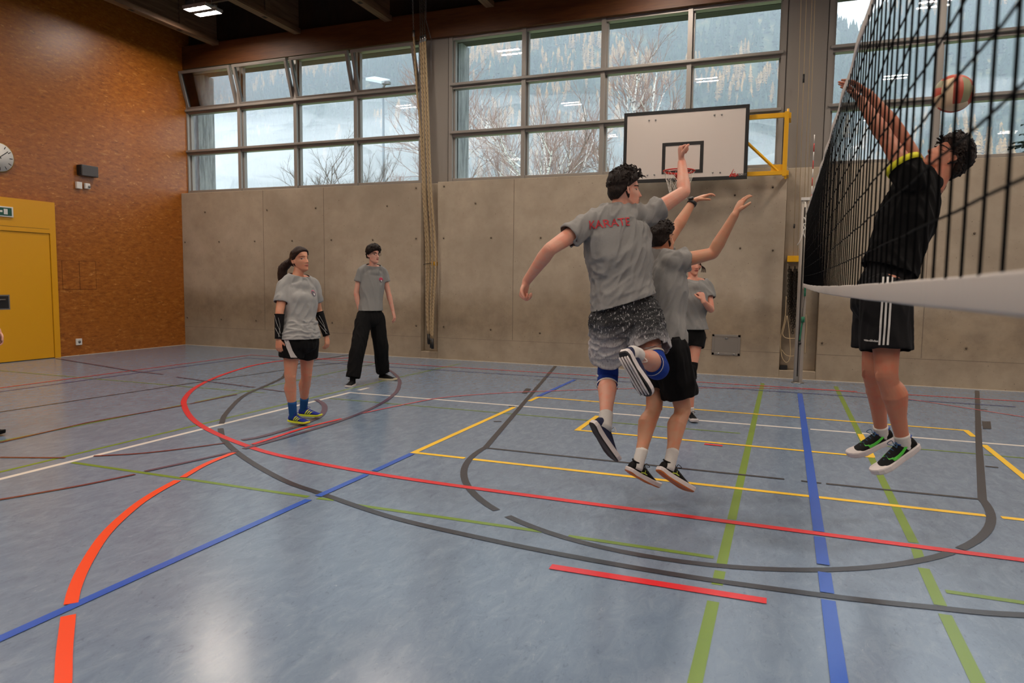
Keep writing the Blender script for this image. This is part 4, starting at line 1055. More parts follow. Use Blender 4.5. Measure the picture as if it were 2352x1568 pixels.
class Person:
    def __init__(s, label, sk, fem=0, size=1.0):
        s.b = Sh(); s.sk = sk; s.label = label; s.fem = fem; s.k = size; s.kids = []
    def head(s, c, fwd, up, hs=1.0):
        up = nrm(up); fwd = V(fwd); fwd = (fwd - up * fwd.dot(up)).normalized(); right = fwd.cross(up)
        M = Matrix((right, fwd, up)).transposed().to_4x4(); M.translation = c; s.HM = M; s.hs = hs; s.hc = c; s.hup = up; s.hf = fwd; s.hr = right
        P = head_pts(72, 56, s.fem, hs); nv, nu = P.shape[:2]
        vs = [M @ V(p) for p in P.reshape(-1, 3)]
        s.b.add(vs, [(j * nu + i, (j + 1) * nu + i, (j + 1) * nu + (i + 1) % nu, j * nu + (i + 1) % nu) for j in range(nv - 1) for i in range(nu)], 0, True)
        for sg in (-1, 1):
            e = M @ V((sg * .077 * hs, -.008 * hs, -.004 * hs)); A = (right * sg * .4 - fwd * .8).normalized()
            s.b.blob(e, (right * sg * .008 + fwd * -.003, A * .015 * hs, (up + fwd * -.2).normalized() * .032 * hs), 14, 10)
            s.b.tube([e + (A * .013 * math.cos(a) + up * .029 * math.sin(a)) * hs + right * sg * .006 for a in np.linspace(-1.6, 2.6, 10)], .0035, 6)
    def neck(s, base, r=.056):
        a = s.hc - s.hup * .05 * s.hs - s.hf * .018
        s.b.loft([base - s.up * .02, base + s.up * .005, lin(base, a, .5), a], [r * 1.05, r * 1.08, r, r * .98], n=18, capf=.3)
    def torso(s, hipL, hipR, shL, shR, nb, wid=1.0, bust=0.0):
        k = s.k; pc = (hipL + hipR) / 2; sc = (shL + shR) / 2; hx = nrm(hipR - hipL); sx = nrm(shR - shL)
        up = nrm(sc - pc); s.pc, s.sc, s.hx, s.sx, s.up = pc, sc, hx, sx, up; s.nb = nb
        s.fwd = nrm(up.cross(sx)); s.fwd_h = nrm(up.cross(hx))
        L_ = (sc - pc).length
        f = s.fem
        def sp(t): return lin(pc, sc, t)
        back = -s.fwd * .012
        s.tpts = [pc - up * .07 * k, pc + up * .03, sp(.35), sp(.62), sp(.85), sp(1.0) - up * .0, lin(sc, nb, .75)]
        hw = .165 + .012 * f; ww = .145 - .018 * f; cw = .168 - .018 * f
        s.trad = [(hw * .85, .105), (hw, .118), (ww, .105), (cw, .118), (cw * 1.0, .115), (.13, .085), (.062, .06)]
        s.trad = [(a * k * wid, b * k * wid) for a, b in s.trad]
        s.tside = [hx, hx, lin(hx, sx, .4), lin(hx, sx, .8), sx, sx, sx]
        s.b.loft(s.tpts, [(a * .92, b * .86) for a, b in s.trad], s.tside, n=32, sup=2.3)
        s.bust = bust
        s.b.loft([shL, lin(shL, nb, .55) + up * .012, lin(shR, nb, .55) + up * .012, shR], [.044 * k, .042 * k, .042 * k, .044 * k], n=16)
        s.shL, s.shR, s.hipL, s.hipR = shL, shR, hipL, hipR
    def arm(s, sh, el, wr, th=1.0):
        k = s.k * th; d = nrm(wr - el)
        s.b.loft([lin(sh, s.sc, .12), sh, lin(sh, el, .35), lin(sh, el, .7), el], [.042 * k, .050 * k, .049 * k, .044 * k, .039 * k], n=18)
        s.b.loft([el, lin(el, wr, .25), lin(el, wr, .6), wr], [.039 * k, .0425 * k, .034 * k, .0265 * k], n=18)
    def hand(s, wr, d, palm, curl=(.3, .4, .3), thumb=None, side=1, spread=.09, tcurl=.5, hs=1.0):
        # d towards the knuckles, palm = direction the palm faces, side +1/-1 picks the thumb's side
        k = s.k * hs; d = nrm(d); palm = V(palm); palm = (palm - d * palm.dot(d)).normalized(); x = d.cross(palm) * side
        kn = wr + d * .092 * k
        s.b.loft([wr - d * .01, wr + d * .03 * k, kn - d * .02 * k, kn], [(.027 * k, .021 * k), (.034 * k, .018 * k), (.041 * k, .0155 * k), (.038 * k, .013 * k)], side=x, n=18, sup=2.4)
        for i in range(4):
            off = (1.5 - i) * .0208 * k; L_ = (.072, .082, .076, .060)[i] * k
            p = kn + x * off + d * (-.004 - .004 * abs(i - 1)) * k; dd = nrm(d + x * (1.5 - i) * spread); pl = palm.copy(); pts = [p - dd * .012, p]
            for j, fr_ in enumerate((.45, .3, .25)):
                a = curl[j]; ax = x
                nd = nrm(dd * math.cos(a) + pl * math.sin(a)); pl = nrm(pl * math.cos(a) - dd * math.sin(a)); dd = nd; p = p + dd * L_ * fr_; pts.append(p)
            s.b.loft(pts, [.0092 * k, .0092 * k, .0085 * k, .0078 * k, .0066 * k], n=10, k=3)
        t0 = wr + d * .028 * k + x * .022 * k
        td = thumb if thumb is not None else nrm(d * .62 + x * .75 + palm * .25)
        t1 = t0 + td * .036 * k; t2 = t1 + nrm(lin(td, d + palm * tcurl, .45)) * .030 * k; t3 = t2 + nrm(lin(td, d * .9 + palm * tcurl - x * .3 * tcurl, .8)) * .025 * k
        s.b.loft([t0 - td * .01, t1, t2, t3], [.0135 * k, .0115 * k, .0098 * k, .0078 * k], n=10, k=3)
    def leg(s, hip, kn, an, th=1.0, calf=1.0, bk=None):
        k = s.k * th; d = nrm(an - kn); bk = V(bk) if bk is not None else -s.fwd_h; bk = (bk - d * bk.dot(d)).normalized()
        s.b.loft([lin(hip, s.pc, .25) + V((0, 0, .0)), hip, lin(hip, kn, .4), lin(hip, kn, .8), kn], [.085 * k, .088 * k, .076 * k, .059 * k, .054 * k], n=20)
        s.b.loft([kn, lin(kn, an, .15), lin(kn, an, .33) + bk * .014 * calf, lin(kn, an, .65) + bk * .004, an], [.053 * k, .050 * k, .056 * k * calf, .041 * k, .032 * k], n=20)
        s.b.blob(kn - bk * .022 * k, tuple(v * q for v, q in zip((d.orthogonal().normalized(), bk, d), (.034 * k, .034 * k, .04 * k))))
    def finish(s):
        s.o = fuse(s.b, 'person', [s.sk], .0042, 2); tag(s.o, s.label, 'person')
        s.b = None; return s.o
    # --- features laid on the head
    def face(s, brow=HAIR, gaze=(0, 0), closed=False, lipm=LIP):
        P = head_pts(300, 220, s.fem, s.hs); nv, nu = P.shape[:2]
        # outward normals
        du = np.roll(P, -1, 1) - np.roll(P, 1, 1); dv = np.gradient(P, axis=0); N = np.cross(dv, du); N /= np.linalg.norm(N, axis=-1, keepdims=True) + 1e-12
        x, y, z = P[..., 0] / s.hs, P[..., 1] / s.hs, P[..., 2] / s.hs; fr = (y > .03) & (z > -.11)
        def patch(name, mask, m_, off, idx=None):
            idxs = np.argwhere(mask & fr); keep = {}
            vs, fs, mi = [], [], []
            S_ = set(map(tuple, idxs.tolist()))
            def vid(j, i):
                i %= nu
                if (j, i) not in keep: keep[(j, i)] = len(vs); vs.append(s.HM @ V(P[j, i] + N[j, i] * off))
                return keep[(j, i)]
            for j, i in S_:
                if j + 1 < nv: fs.append((vid(j, i), vid(j + 1, i), vid(j + 1, i + 1), vid(j, i + 1))); mi.append(int(idx[j, i]) if idx is not None else 0)
            if not fs: return
            me = bpy.data.meshes.new(name); me.from_pydata(vs, [], fs)
            for q in (m_ if isinstance(m_, list) else [m_]): me.materials.append(q)
            me.polygons.foreach_set('material_index', mi); me.polygons.foreach_set('use_smooth', [True] * len(fs)); me.update()
            o = bpy.data.objects.new(name, me); COL.objects.link(o); o.parent = s.o; return o
        for sg in (-1, 1):
            ex, ez = sg * .031, .005; dx = x - ex; dz = z - ez
            op = .0 if closed else 1.0
            lid = (np.abs(dx) < .0145) & (np.abs(dz) < (.0050 if not closed else .0014) * (1 - (dx / .0145) ** 2))
            ir = ((dx - gaze[0]) ** 2 + (dz - gaze[1]) ** 2 < .0062 ** 2).astype(int) if not closed else np.ones_like(x, int)
            up_ = (dz > (.0050 * (1 - (dx / .0145) ** 2) - .0016)) & lid; ir = np.where(up_, 1, ir)
            patch('eye', lid, [EYEW, IRIS], .0016, ir)
            bz = .024 + .004 * (1 - ((x - sg * .030) / .02) ** 2); patch('eyebrow', (np.abs(x - sg * .031) < .019) & (np.abs(z - bz) < .0028 - .0014 * s.fem), brow, .0016)
        lm = (np.abs(x) < .0235) & (z < -.0595 + .0065 * (1 - (x / .0235) ** 2)) & (z > -.0595 - .0085 * (1 - (x / .0235) ** 2))
        patch('mouth', lm, [lipm, LIP2], .0012, (np.abs(z + .0597) < .0009).astype(int))
    def hair(s, fn, m_, name='hair', nu=110, nv=80):
        P = head_pts(nu, nv, s.fem, s.hs); du = np.roll(P, -1, 1) - np.roll(P, 1, 1); dv = np.gradient(P, axis=0); N = np.cross(dv, du); N /= np.linalg.norm(N, axis=-1, keepdims=True) + 1e-12
        N[0] = (0, 0, 1); N[-1] = (0, 0, -1)
        vs = []
        for j in range(nv):
            for i in range(nu):
                p = V(P[j, i]) / s.hs; o_ = fn(p); q = V(P[j, i]) * (1 if o_ > 0 else .985) + V(N[j, i]) * o_
                vs.append(s.HM @ q)
        fs = [(j * nu + i, (j + 1) * nu + i, (j + 1) * nu + (i + 1) % nu, j * nu + (i + 1) % nu) for j in range(nv - 1) for i in range(nu)]
        me = bpy.data.meshes.new(name); me.from_pydata(vs, [], fs); me.materials.append(m_); me.polygons.foreach_set('use_smooth', [True] * len(fs)); me.update()
        o = bpy.data.objects.new(name, me); COL.objects.link(o); o.parent = s.o; return o
    # --- clothes
    def shirt(s, m_, hem_c, hem_n, sleeves, wid=1.0, low=.16, fold=None, sleeve_r=(.072, .080), hemr=None, name='shirt', neckr=.075, flare=1.0, vneck=0, extra=None):
        g = Sh(); k = s.k; pts = list(s.tpts); rad = [(a * wid + .020, b * wid + .022) for a, b in s.trad]
        pts[0] = s.pc - s.up * low * k; rad[0] = (rad[1][0] * flare, rad[1][1] * flare)
        if hemr: rad[0] = hemr
        rad[-1] = (.076, .078); rad[-2] = (.146 * k, .100 * k); rad[-3] = (rad[-3][0], .122 * k)
        g.loft(pts, rad, s.tside, n=36, sup=2.4)
        if s.bust:
            g.loft([lin(s.pc, s.sc, .70) - s.sx * .085 + s.fwd * .075, lin(s.pc, s.sc, .71) + s.fwd * .088, lin(s.pc, s.sc, .70) + s.sx * .085 + s.fwd * .075], [(s.bust * .95, .072), (s.bust, .078), (s.bust * .95, .072)], side=s.fwd, n=18)
        g.loft([s.shL + s.up * .002, lin(s.shL, s.nb, .6) + s.up * .014, s.nb - s.up * .004, lin(s.shR, s.nb, .6) + s.up * .014, s.shR + s.up * .002], [.064 * k, .056 * k, .060 * k, .056 * k, .064 * k], n=20)
        m1 = lin(s.sc, s.nb, .45)
        for sg in (-1, 1): g.loft([lin(s.sc, s.shL, .6), m1 + s.fwd * .030 * sg, lin(s.sc, s.shR, .6)], [.050 * k, .064 * k, .050 * k], n=18)
        for hh, dd, r_ in ((.10, .062, .070), (.30, .045, .062)): g.loft([lin(s.sc, s.shL, .45) + s.fwd * dd * .8 - s.up * (hh - .06), lin(s.sc, s.nb, .1) + s.fwd * dd - s.up * (hh - .08), lin(s.sc, s.shR, .45) + s.fwd * dd * .8 - s.up * (hh - .06)], [r_ * .85 * k, r_ * k * .9, r_ * .85 * k], n=18) if hh < .2 else None
        cuts = []
        for sh, el, f, ex in sleeves:
            d = nrm(el - sh); L_ = (el - sh).length
            g.loft([lin(sh, s.sc, .22), sh, sh + d * L_ * f * .55, sh + d * (L_ * f)], [(sleeve_r[0]) * k, sleeve_r[0] * k, (sleeve_r[0] + sleeve_r[1]) / 2 * k, sleeve_r[1] * k], n=22, capf=.08)
            cuts.append((sh + d * L_ * f, d, sleeve_r[1] * k, 'cap'))
        if extra: extra(g)
        o = fuse(g, name, [m_], .0075, 22, s.o)
        if fold: folds(o, fold)
        ndir = nrm(nrm(s.hc - s.nb) * .6 + s.up * .6 + s.fwd * (.42 + vneck))
        bm = bmesh.new(); bm.from_mesh(o.data); cc_ = s.nb + ndir * .10; pc_ = s.nb + ndir * .014
        g_ = [f for f in bm.faces if (f.calc_center_median() - cc_).length < .135]
        bmesh.ops.bisect_plane(bm, geom=list(set(v for f in g_ for v in f.verts)) + list(set(e for f in g_ for e in f.edges)) + g_, plane_co=pc_, plane_no=ndir, clear_outer=True)
        bm.to_mesh(o.data); bm.free()
        cuts.append((hem_c, hem_n, .5))
        cut(o, cuts); return o
    def pants(s, m_, legs, wid=1.0, top=.10, r0=.118, r1=.10, fold=None, name='shorts', waist=True, cutn=None, low=0.03):
        g = Sh(); k = s.k
        g.loft([s.pc + s.up * top, s.pc + s.up * .03, s.pc - s.up * (.05 + low)], [(.140 * k * wid, .100 * k * wid), (.162 * k * wid, .118 * k * wid), (.166 * k * wid, .124 * k * wid)], s.hx, n=32, sup=2.4)
        cuts = []
        for hip, kn, an, f, ra, rb in legs:      # f > 1 carries the leg below the knee
            d = nrm(kn - hip); 
            if f <= 1:
                e = lin(hip, kn, f); g.loft([lin(hip, s.pc, .35), lin(hip, kn, .12), lin(hip, kn, f * .6), e], [(r0 * k * .95), r0 * k, (r0 + ra) / 2 * k, ra * k], n=24, capf=.08)
                cuts.append((e, d, ra * k, 'cap'))
            else:
                d2 = nrm(an - kn); e = lin(kn, an, f - 1)
                g.loft([lin(hip, s.pc, .35), lin(hip, kn, .12), lin(hip, kn, .6), kn, lin(kn, an, .5), e], [r0 * k * .95, r0 * k, (r0 + ra) / 2 * k, ra * k, (ra + rb) / 2 * k, rb * k], n=24, capf=.08)
                cuts.append((e, d2, rb * k, 'cap'))
        o = fuse(g, name, [m_] if not isinstance(m_, list) else m_, .0075, 3, s.o)
        if fold: folds(o, fold)
        cuts.append((s.pc + s.up * (top - .005), s.up, .26)); cut(o, cuts); return o
    def sleeve_tube(s, a, b, ra, rb, m_, name, mid=None, n=22):
        pts = [a] + ([mid] if mid is not None else [lin(a, b, .5)]) + [b]
        sh = Sh(); sh.tube(smooth(pts, 5), [ra + (rb - ra) * i / 10 for i in range(11)], n)
        sh.tube([a, a + nrm(b - a) * .006], ra + .002, n); sh.tube([b, b - nrm(b - a) * .006], rb + .002, n)
        o = sh.build(name, m_, s.o); return o
    def sock(s, an, kn, m_, h=.10, r=.038):
        d = nrm(kn - an); a = an - d * .045
        sh = Sh(); n = 8; pts = [a + d * (h + .045) * i / n for i in range(n + 1)]
        rs = [(.036 + (r - .036) * i / n + (.0015 if i % 2 else 0)) * s.k for i in range(n + 1)]
        sh.tube(pts, rs, 20); return sh.build('sock', m_, s.o)
    def shoe(s, an, toe, up, upper, solem, L_=.29, lace=None, lacecol=None, collar=None, outsole=None, st=1.0):
        # an = ankle, toe = direction of the toes, up = towards the shin
        y = nrm(toe); up = V(up); z = (up - y * up.dot(y)).normalized(); x = y.cross(z); k = s.k * L_ / .29
        o0 = an - z * .088 * k - y * .058 * k                     # heel on the ground
        M = Matrix((x, y, z)).transposed().to_4x4(); M.translation = o0
        prof = [(.000, .022, .070), (.012, .031, .092), (.04, .0345, .098), (.075, .035, .088), (.11, .037, .090), (.15, .041, .077), (.19, .046, .060), (.23, .047, .047), (.26, .041, .039), (.28, .028, .032), (.29, .012, .026)]
        n = 18; vs = []
        for (yy, w, h) in prof:
            for j in range(n):
                a = math.pi * 2 * j / n; ca, sa = math.cos(a), math.sin(a)
                hh = (h - .02) / 2; px_ = w * math.copysign(abs(ca) ** .8, ca) * (1 - .28 * max(0, sa)); pz = .02 + hh + hh * math.copysign(abs(sa) ** .8, sa)
                vs.append(M @ V((px_ * k, yy * k, pz * k)))
        L2 = len(prof); fs = [(i * n + j, (i + 1) * n + j, (i + 1) * n + (j + 1) % n, i * n + (j + 1) % n) for i in range(L2 - 1) for j in range(n)] + [tuple(range(n)), tuple(reversed([(L2 - 1) * n + j for j in range(n)]))]
        b = MB(); b.add(vs, fs, 0, True); so = b.build('shoe', upper, s.o); sd = so.modifiers.new('s', 'SUBSURF'); sd.levels = 1; sd.render_levels = 1
        b = MB(); out = []
        sp_ = [(-.006, .020), (.0, .030), (.02, .037), (.06, .037), (.11, .036), (.16, .043), (.21, .050), (.25, .047), (.275, .036), (.292, .018), (.297, .006)]
        ringt = [(w, yy) for yy, w in sp_] + [(-w, yy) for yy, w in reversed(sp_)]
        lay = [(.0, .93, 1 if outsole else 0), (.008, 1.0, 1 if outsole else 0), (.008, 1.0, 0), (.030, 1.03, 0), (.036, .98, 0)]
        vs = []; m_ = len(ringt)
        for zz, sc_, _ in lay:
            for w, yy in ringt:
                lift = .012 * max(0, (yy - .2) / .09) ** 2 + (.006 if yy < .03 else 0) * (1 if zz < .03 else .5)
                vs.append(M @ V((w * sc_ * k, (.145 + (yy - .145) * (1 + (sc_ - 1) * .5)) * k, (zz * st + lift) * k)))
        fs = []; mi = []
        for i in range(len(lay) - 1):
            for j in range(m_): fs.append((i * m_ + j, i * m_ + (j + 1) % m_, (i + 1) * m_ + (j + 1) % m_, (i + 1) * m_ + j)); mi.append(lay[i][2])
        b.add(vs, fs, 0, False); b.mi = mi; b.add([vs[j] for j in range(m_)], [tuple(reversed(range(m_)))], 1 if outsole else 0); b.add([vs[(len(lay) - 1) * m_ + j] for j in range(m_)], [tuple(range(m_))], 0)
        sl = b.build('sole', [solem, outsole] if outsole else solem, so)
        b = MB()
        for j in range(5):
            yy = .115 + .021 * j; h = (.091 - .0075 * j - (.002 * j)) ; w = .018
            b.tube([M @ V((-w * k, yy * k, (h - .008) * k)), M @ V((0, (yy + .004) * k, (h + .004) * k)), M @ V((w * k, yy * k, (h - .008) * k))], .0026, 5)
        for sg in (-1, 1): b.tube(smooth([M @ V((0, .112 * k, .096 * k)), M @ V((sg * .022 * k, .105 * k, .112 * k)), M @ V((sg * .04 * k, .125 * k, .10 * k)), M @ V((sg * .012 * k, .12 * k, .093 * k))]), .0022, 5)
        b.build('laces', lacecol or upper, so)
        if collar: 
            b = MB(); b.tube([M @ V((.030 * k * math.cos(a), (.052 + .044 * math.sin(a)) * k, (.092 + .006 * math.sin(2 * a) ) * k)) for a in np.linspace(0, 2 * math.pi, 20, endpoint=False)], .006, 6, closed=True); b.build('collar', collar, so)
        so_M = M; return so, M, k
    def shoe_mark(s, so, M, k, polys, m_, name, side):
        # raised marks on the outer side of a shoe: polygons in (y, z) of the shoe
        b = MB()
        for poly in polys:
            vs = []
            for yy, zz in poly:
                w = np.interp(yy, [0, .04, .11, .15, .19, .23, .28], [.03, .0345, .037, .041, .046, .047, .028]); hh = np.interp(yy, [0, .04, .11, .15, .19, .23, .28], [.07, .098, .09, .077, .06, .047, .032])
                hc = .02 + (hh - .02) / 2; sa = max(-1, min(1, (zz - hc) / ((hh - .02) / 2))); sa_ = math.copysign(abs(sa) ** 1.25, sa); ca = math.sqrt(max(0.0, 1 - sa_ * sa_))
                xx = w * ca ** .8 * (1 - .28 * max(0, sa_)) + .0022
                vs.append(M @ V((side * xx * k, yy * k, zz * k)))
            n_ = len(vs) // 2
            for i in range(n_ - 1): b.add([vs[i], vs[i + 1], vs[-2 - i], vs[-1 - i]], [(0, 1, 2, 3)])
        o = b.build(name, m_, so); sd = o.modifiers.new('s', 'SOLIDIFY'); sd.thickness = .0016; sd.offset = 0; return o
def strip(p0, p1, w0, w1=None, n=6):      # a straight bar in shoe (y, z) space as a two-sided outline
    w1 = w1 or w0; A = [(p0[0] + (p1[0] - p0[0]) * i / n, p0[1] + (p1[1] - p0[1]) * i / n) for i in range(n + 1)]
    return [(a + w0 / 2, b) for a, b in A] + [(a - w1 / 2, b) for a, b in reversed(A)]
STRIPES = [strip((.130 + .026 * j, .082 - .010 * j), (.092 + .026 * j, .028), .015) for j in range(3)]
def swoosh():
    up_ = [(.03, .092), (.07, .076), (.11, .063), (.14, .057), (.165, .056), (.185, .062)]; lo = [(.03, .089), (.07, .064), (.11, .046), (.14, .040), (.170, .041), (.190, .056)]
    return [[(y, z) for y, z in up_] + [(y, z) for y, z in reversed(lo)]]
def face_hair_male(front=.062, side=.004, back=-.06, th=.02, curl=.006, cs=26, seed=0, topx=.012):
    def f(p):
        x, y, z = p.x, p.y, p.z
        # hairline height depends on where round the head we are
        fr = max(0, min(1, (y - .0) / .075)); bk = max(0, min(1, (-.01 - y) / .05))
        hl = side + (front - side) * fr ** .8 + (back - side) * bk
        if y > .025 and abs(x) > .058: hl = min(hl, side + .035)
        m_ = max(0, min(1, (z - hl) / .014))
        if m_ <= 0: return -.006
        tt = th + topx * max(0, min(1, (z - .02) / .07)); n_ = noise.noise(V((x, y, z)) * cs + V((seed, 0, 0))) + .5 * noise.noise(V((x, y, z)) * cs * 2.2 + V((seed, 5, 0)))
        return -.006 * (1 - m_) + m_ * (tt * (.55 + .45 * m_) * (.75 if z < .03 else 1) + curl * n_)
    return f
def tufts(P_, o_parent, m_, n, spec, L_=(.02, .04), r=.006, seed=1, bend=0.6, name='hair_locks', mind=None):
    rg = random.Random(seed); b = MB(); Q = head_pts(60, 48, P_.fem, P_.hs); c = 0
    while c < n:
        j = rg.randrange(2, 40); i = rg.randrange(60); p = V(Q[j, i]); q = p / P_.hs
        f_ = spec(q)
        if f_ <= .004: continue
        c += 1; nn = V((p.x / .0765 ** 2, p.y / .097 ** 2, p.z / .118 ** 2)).normalized()
        tg = V((rg.gauss(0, 1), rg.gauss(0, 1), rg.gauss(0, 1))); tg = (tg - nn * tg.dot(nn)).normalized(); tg = (tg + V((0, .5, 0))).normalized()
        l_ = rg.uniform(*L_); s_ = p + nn * f_ * .6
        pts = [s_, s_ + nn * l_ * .45 + tg * l_ * .2, s_ + nn * l_ * (.75 - .3 * bend) + tg * l_ * (.5 + .3 * bend), s_ + nn * l_ * (.7 - .5 * bend) + tg * l_ * (.8 + .4 * bend)]
        b.tube([P_.HM @ x for x in pts], [r, r * .9, r * .6, r * .15], 5)
    return b.build(name, m_, o_parent)
CR = CM @ V((1, 0, 0)); CU = CM @ V((0, 1, 0)); CF = CM @ V((0, 0, -1)); CFh = nrm((CF.x, CF.y, 0)); CRh = nrm((CR.x, CR.y, 0)); UP = V((0, 0, 1))
def D(r_, f_, u_=0): return CRh * r_ + CFh * f_ + UP * u_          # right, away, up as the visitor sees them
def badge(P_, target, c, mm=1.0, cols=('#b03050', '#3a3438')):
    n = 20; xd = -nrm(P_.fwd.cross(P_.up)) ; yd = P_.up
    cir = [(math.cos(a) * .030 * mm, math.sin(a) * .033 * mm) for a in np.linspace(0, 2 * math.pi, n, endpoint=False)]
    red_ = [(math.cos(a) * .031 * mm, math.sin(a) * .034 * mm) for a in np.linspace(-.15, math.pi + .15, 14)]
    o1 = decal('badge', cir, [tuple(range(n))], c, xd, yd, target, mat('badge_dark', cols[1], .7), target, .001)
    o2 = decal('badge_arc', red_, [tuple(range(14))], c, xd, yd, target, mat('badge_red' + cols[0], cols[0], .7), target, .0016)
    o3 = decal('badge_figure', [(.002, -.022), (.014, -.020), (.012, -.004), (.004, .004), (-.004, -.006)], [(0, 1, 2, 3, 4)], c, xd, yd, target, mat('badge_white', '#cfcaca', .7), target, .0022)

# ============ 1. player in grey KARATE shirt, jumping, seen from behind
A = Person('person in grey shirt lettered KARATE and speckled grey shorts, jumping with one fist raised', skin('skin_fair', '#cc9680'), 0, 1.02)
d0 = 4.3
hc = atd(1434, 438, 4.32)
A.head(hc, D(1, .28, .10), D(-.06, .05, 1), .97)
shL, shR = atd(1343, 519, 4.24), atd(1484, 497, 4.38); nb = atd(1424, 480, 4.33)
hipL, hipR = atd(1402, 722, 4.30), atd(1466, 706, 4.38)
A.torso(hipL, hipR, shL, shR, nb, 1.02); A.neck(nb + V((0, 0, -.02)), .058)
elR = reach(shR, 1571, 441, .31, 1); wrR = reach(elR, 1566, 372, .26, 1)
A.arm(shR, elR, wrR, 1.0); A.hand(wrR, D(-.12, .1, 1), D(1, -.1, -.1), (1.25, 1.5, 1.0), side=-1, tcurl=1.0, spread=.02)
elL = reach(shL, 1263, 572, .30, -1); wrL = reach(elL, 1209, 646, .27, 1)
A.arm(shL, elL, wrL, 1.0); A.hand(wrL, D(-.22, .1, -1), D(.8, -.45, 0), (1.1, 1.3, .9), side=1, tcurl=1.0, spread=.02)
knL = reach(hipL, 1396, 862, .43, 1); anL = reach(knL, 1391, 972, .40, -1)
A.leg(hipL, knL, anL, 1.0, 1.05, bk=D(-.1, -1, .1))
knR = reach(hipR, 1508, 842, .43, -1); anR = reach(knR, 1458, 812, .38, -1)
A.leg(hipR, knR, anR, 1.0, 1.05, bk=D(-.1, -.1, 1))
o = A.finish(); A.face(gaze=(0, 0))
hf = face_hair_male(.058, .002, -.062, .016, .005, 30, 3, .02); A.hair(hf, HAIR); tufts(A, o, HAIR, 150, lambda q: hf(q) if q.z > .03 else -1, (.02, .045), .0065, 5, .5)
fa = wrinkle(shR - lin(hipL, hipR, .1), .055, .011, 2.0); fb_ = wrinkle(nrm(hipR - hipL) + V((0, 0, .5)), .05, .008, 5.0)
def fsh(p):
    t_ = max(0, min(1, (p - A.pc).dot(A.up) / .45)); return fa(p) * (.4 + .6 * t_) + fb_(p) * (1 - t_)
sA = A.shirt(GREYT, atd(1432, 694, 4.34), nrm(D(.30, 0, -1)), [(shL, elL, .47, 0), (shR, elR, .40, 0)], 1.08, .22, fsh, (.060, .072), flare=1.04)
SPK = mat('shorts_speckled', '#555555', .85); t = NT(SPK)
tc = t.add('ShaderNodeTexCoord'); sp = t.add('ShaderNodeSeparateXYZ'); t.link(tc.outputs['Object'], sp.inputs[0])
z1, z0 = atd(1432, 700, 4.34).z, atd(1432, 815, 4.36).z
mr = t.add('ShaderNodeMapRange'); mr.inputs['From Min'].default_value = z0; mr.inputs['From Max'].default_value = z1; t.link(sp.outputs['Z'], mr.inputs['Value'])
wob = t.noise(tc.outputs['Object'], 9, 3); ma = t.add('ShaderNodeMath', operation='MULTIPLY_ADD'); ma.inputs[1].default_value = .35; t.link(wob, ma.inputs[0]); t.link(mr.outputs[0], ma.inputs[2])
mp = t.add('ShaderNodeMapping'); mp.inputs['Scale'].default_value = (1, 1, .3); t.link(tc.outputs['Object'], mp.inputs['Vector'])
sn = t.noise(mp.outputs['Vector'], 130, 2, .5)
gr = t.ramp(ma.outputs[0], [(.42, srgb('#a9a7a8')), (.62, srgb('#55565a')), (.85, srgb('#1b1c1f'))])
c = t.mix(t.ramp(sn, [(.60, G(0)), (.66, G(.8))]), gr, srgb('#b4b4b6')); c = t.mix(t.ramp(sn, [(.34, G(.55)), (.40, G(0))]), c, srgb('#3c3c40'))
t.link(c, t.b.inputs['Base Color'])
A.pants(SPK, [(hipL, knL, anL, .73, .115, 0), (hipR, knR, anR, .74, .112, 0)], 1.05, .12, .122, fold=wrinkle(D(1, 0, .3), .045, .010, 4))
vs, fs = text_mesh('KARATE', .068, .0004)
tcx = atd(1398, 514, 4.2); xd = nrm(shR - shL + V((0, 0, -.035))); yd = nrm(A.up - xd * A.up.dot(xd))
decal('back_lettering', vs, fs, tcx, xd, yd, sA, mat('print_red', '#b8303a', .7), sA, .002, .3, 1)
PADB = clothmat('pad_blue', '#16368a', 2); PADW = mat('pad_trim', '#c9c2ba', .8)
def kneepad(P_, kn, hip, an, m_, r=.066, h=.10, trim=None):
    u_ = nrm(hip - kn); d_ = nrm(an - kn); mid = kn - nrm(u_ + d_) * .02 if (u_ + d_).length > .2 else kn
    sh = Sh(); pts = smooth([kn + u_ * h, kn + u_ * h * .4, mid, kn + d_ * h * .5, kn + d_ * h * 1.05], 4); n_ = len(pts)
    sh.tube(pts, [r * (1 - .1 * abs(i / (n_ - 1) - .4)) * P_.k for i in range(n_)], 22); o_ = sh.build('knee_pad', m_, P_.o); sd = o_.modifiers.new('s', 'SUBSURF'); sd.levels = 1; sd.render_levels = 1
    if trim:
        for a_, dd in ((pts[0], u_), (pts[-1], d_)):
            q = MB(); q.tube([a_ - dd * .006, a_ + dd * .006], r * P_.k * .99, 22, caps=False); q.build('pad_edge', trim, o_)
        e1 = d_.orthogonal().normalized(); e2 = d_.cross(e1)
    return o_
kp = kneepad(A, knL, hipL, anL, PADB, .067, .085, PADW); kneepad(A, knR, hipR, anR, PADB, .069, .085, PADW)
b = MB(); dl_ = nrm(anL - knL); b.tube(smooth([knL + CRh * x_ * .07 - CFh * math.sqrt(max(0, 1 - x_ * x_)) * .072 + dl_ * (.03 + .03 * x_) for x_ in (-1, -.6, -.1, .3)]), .008, 6); b.build('pad_strap', PADW, kp)
SN = clothmat('shoe_navy', '#2b2f48', 2); SWH = mat('sole_white', '#cfc8c6', .6); SBK = mat('sole_black', '#16161a', .6)
A.sock(anL, knL, SOCKW, .075, .042); A.sock(anR, knR, SOCKW, .05, .042)
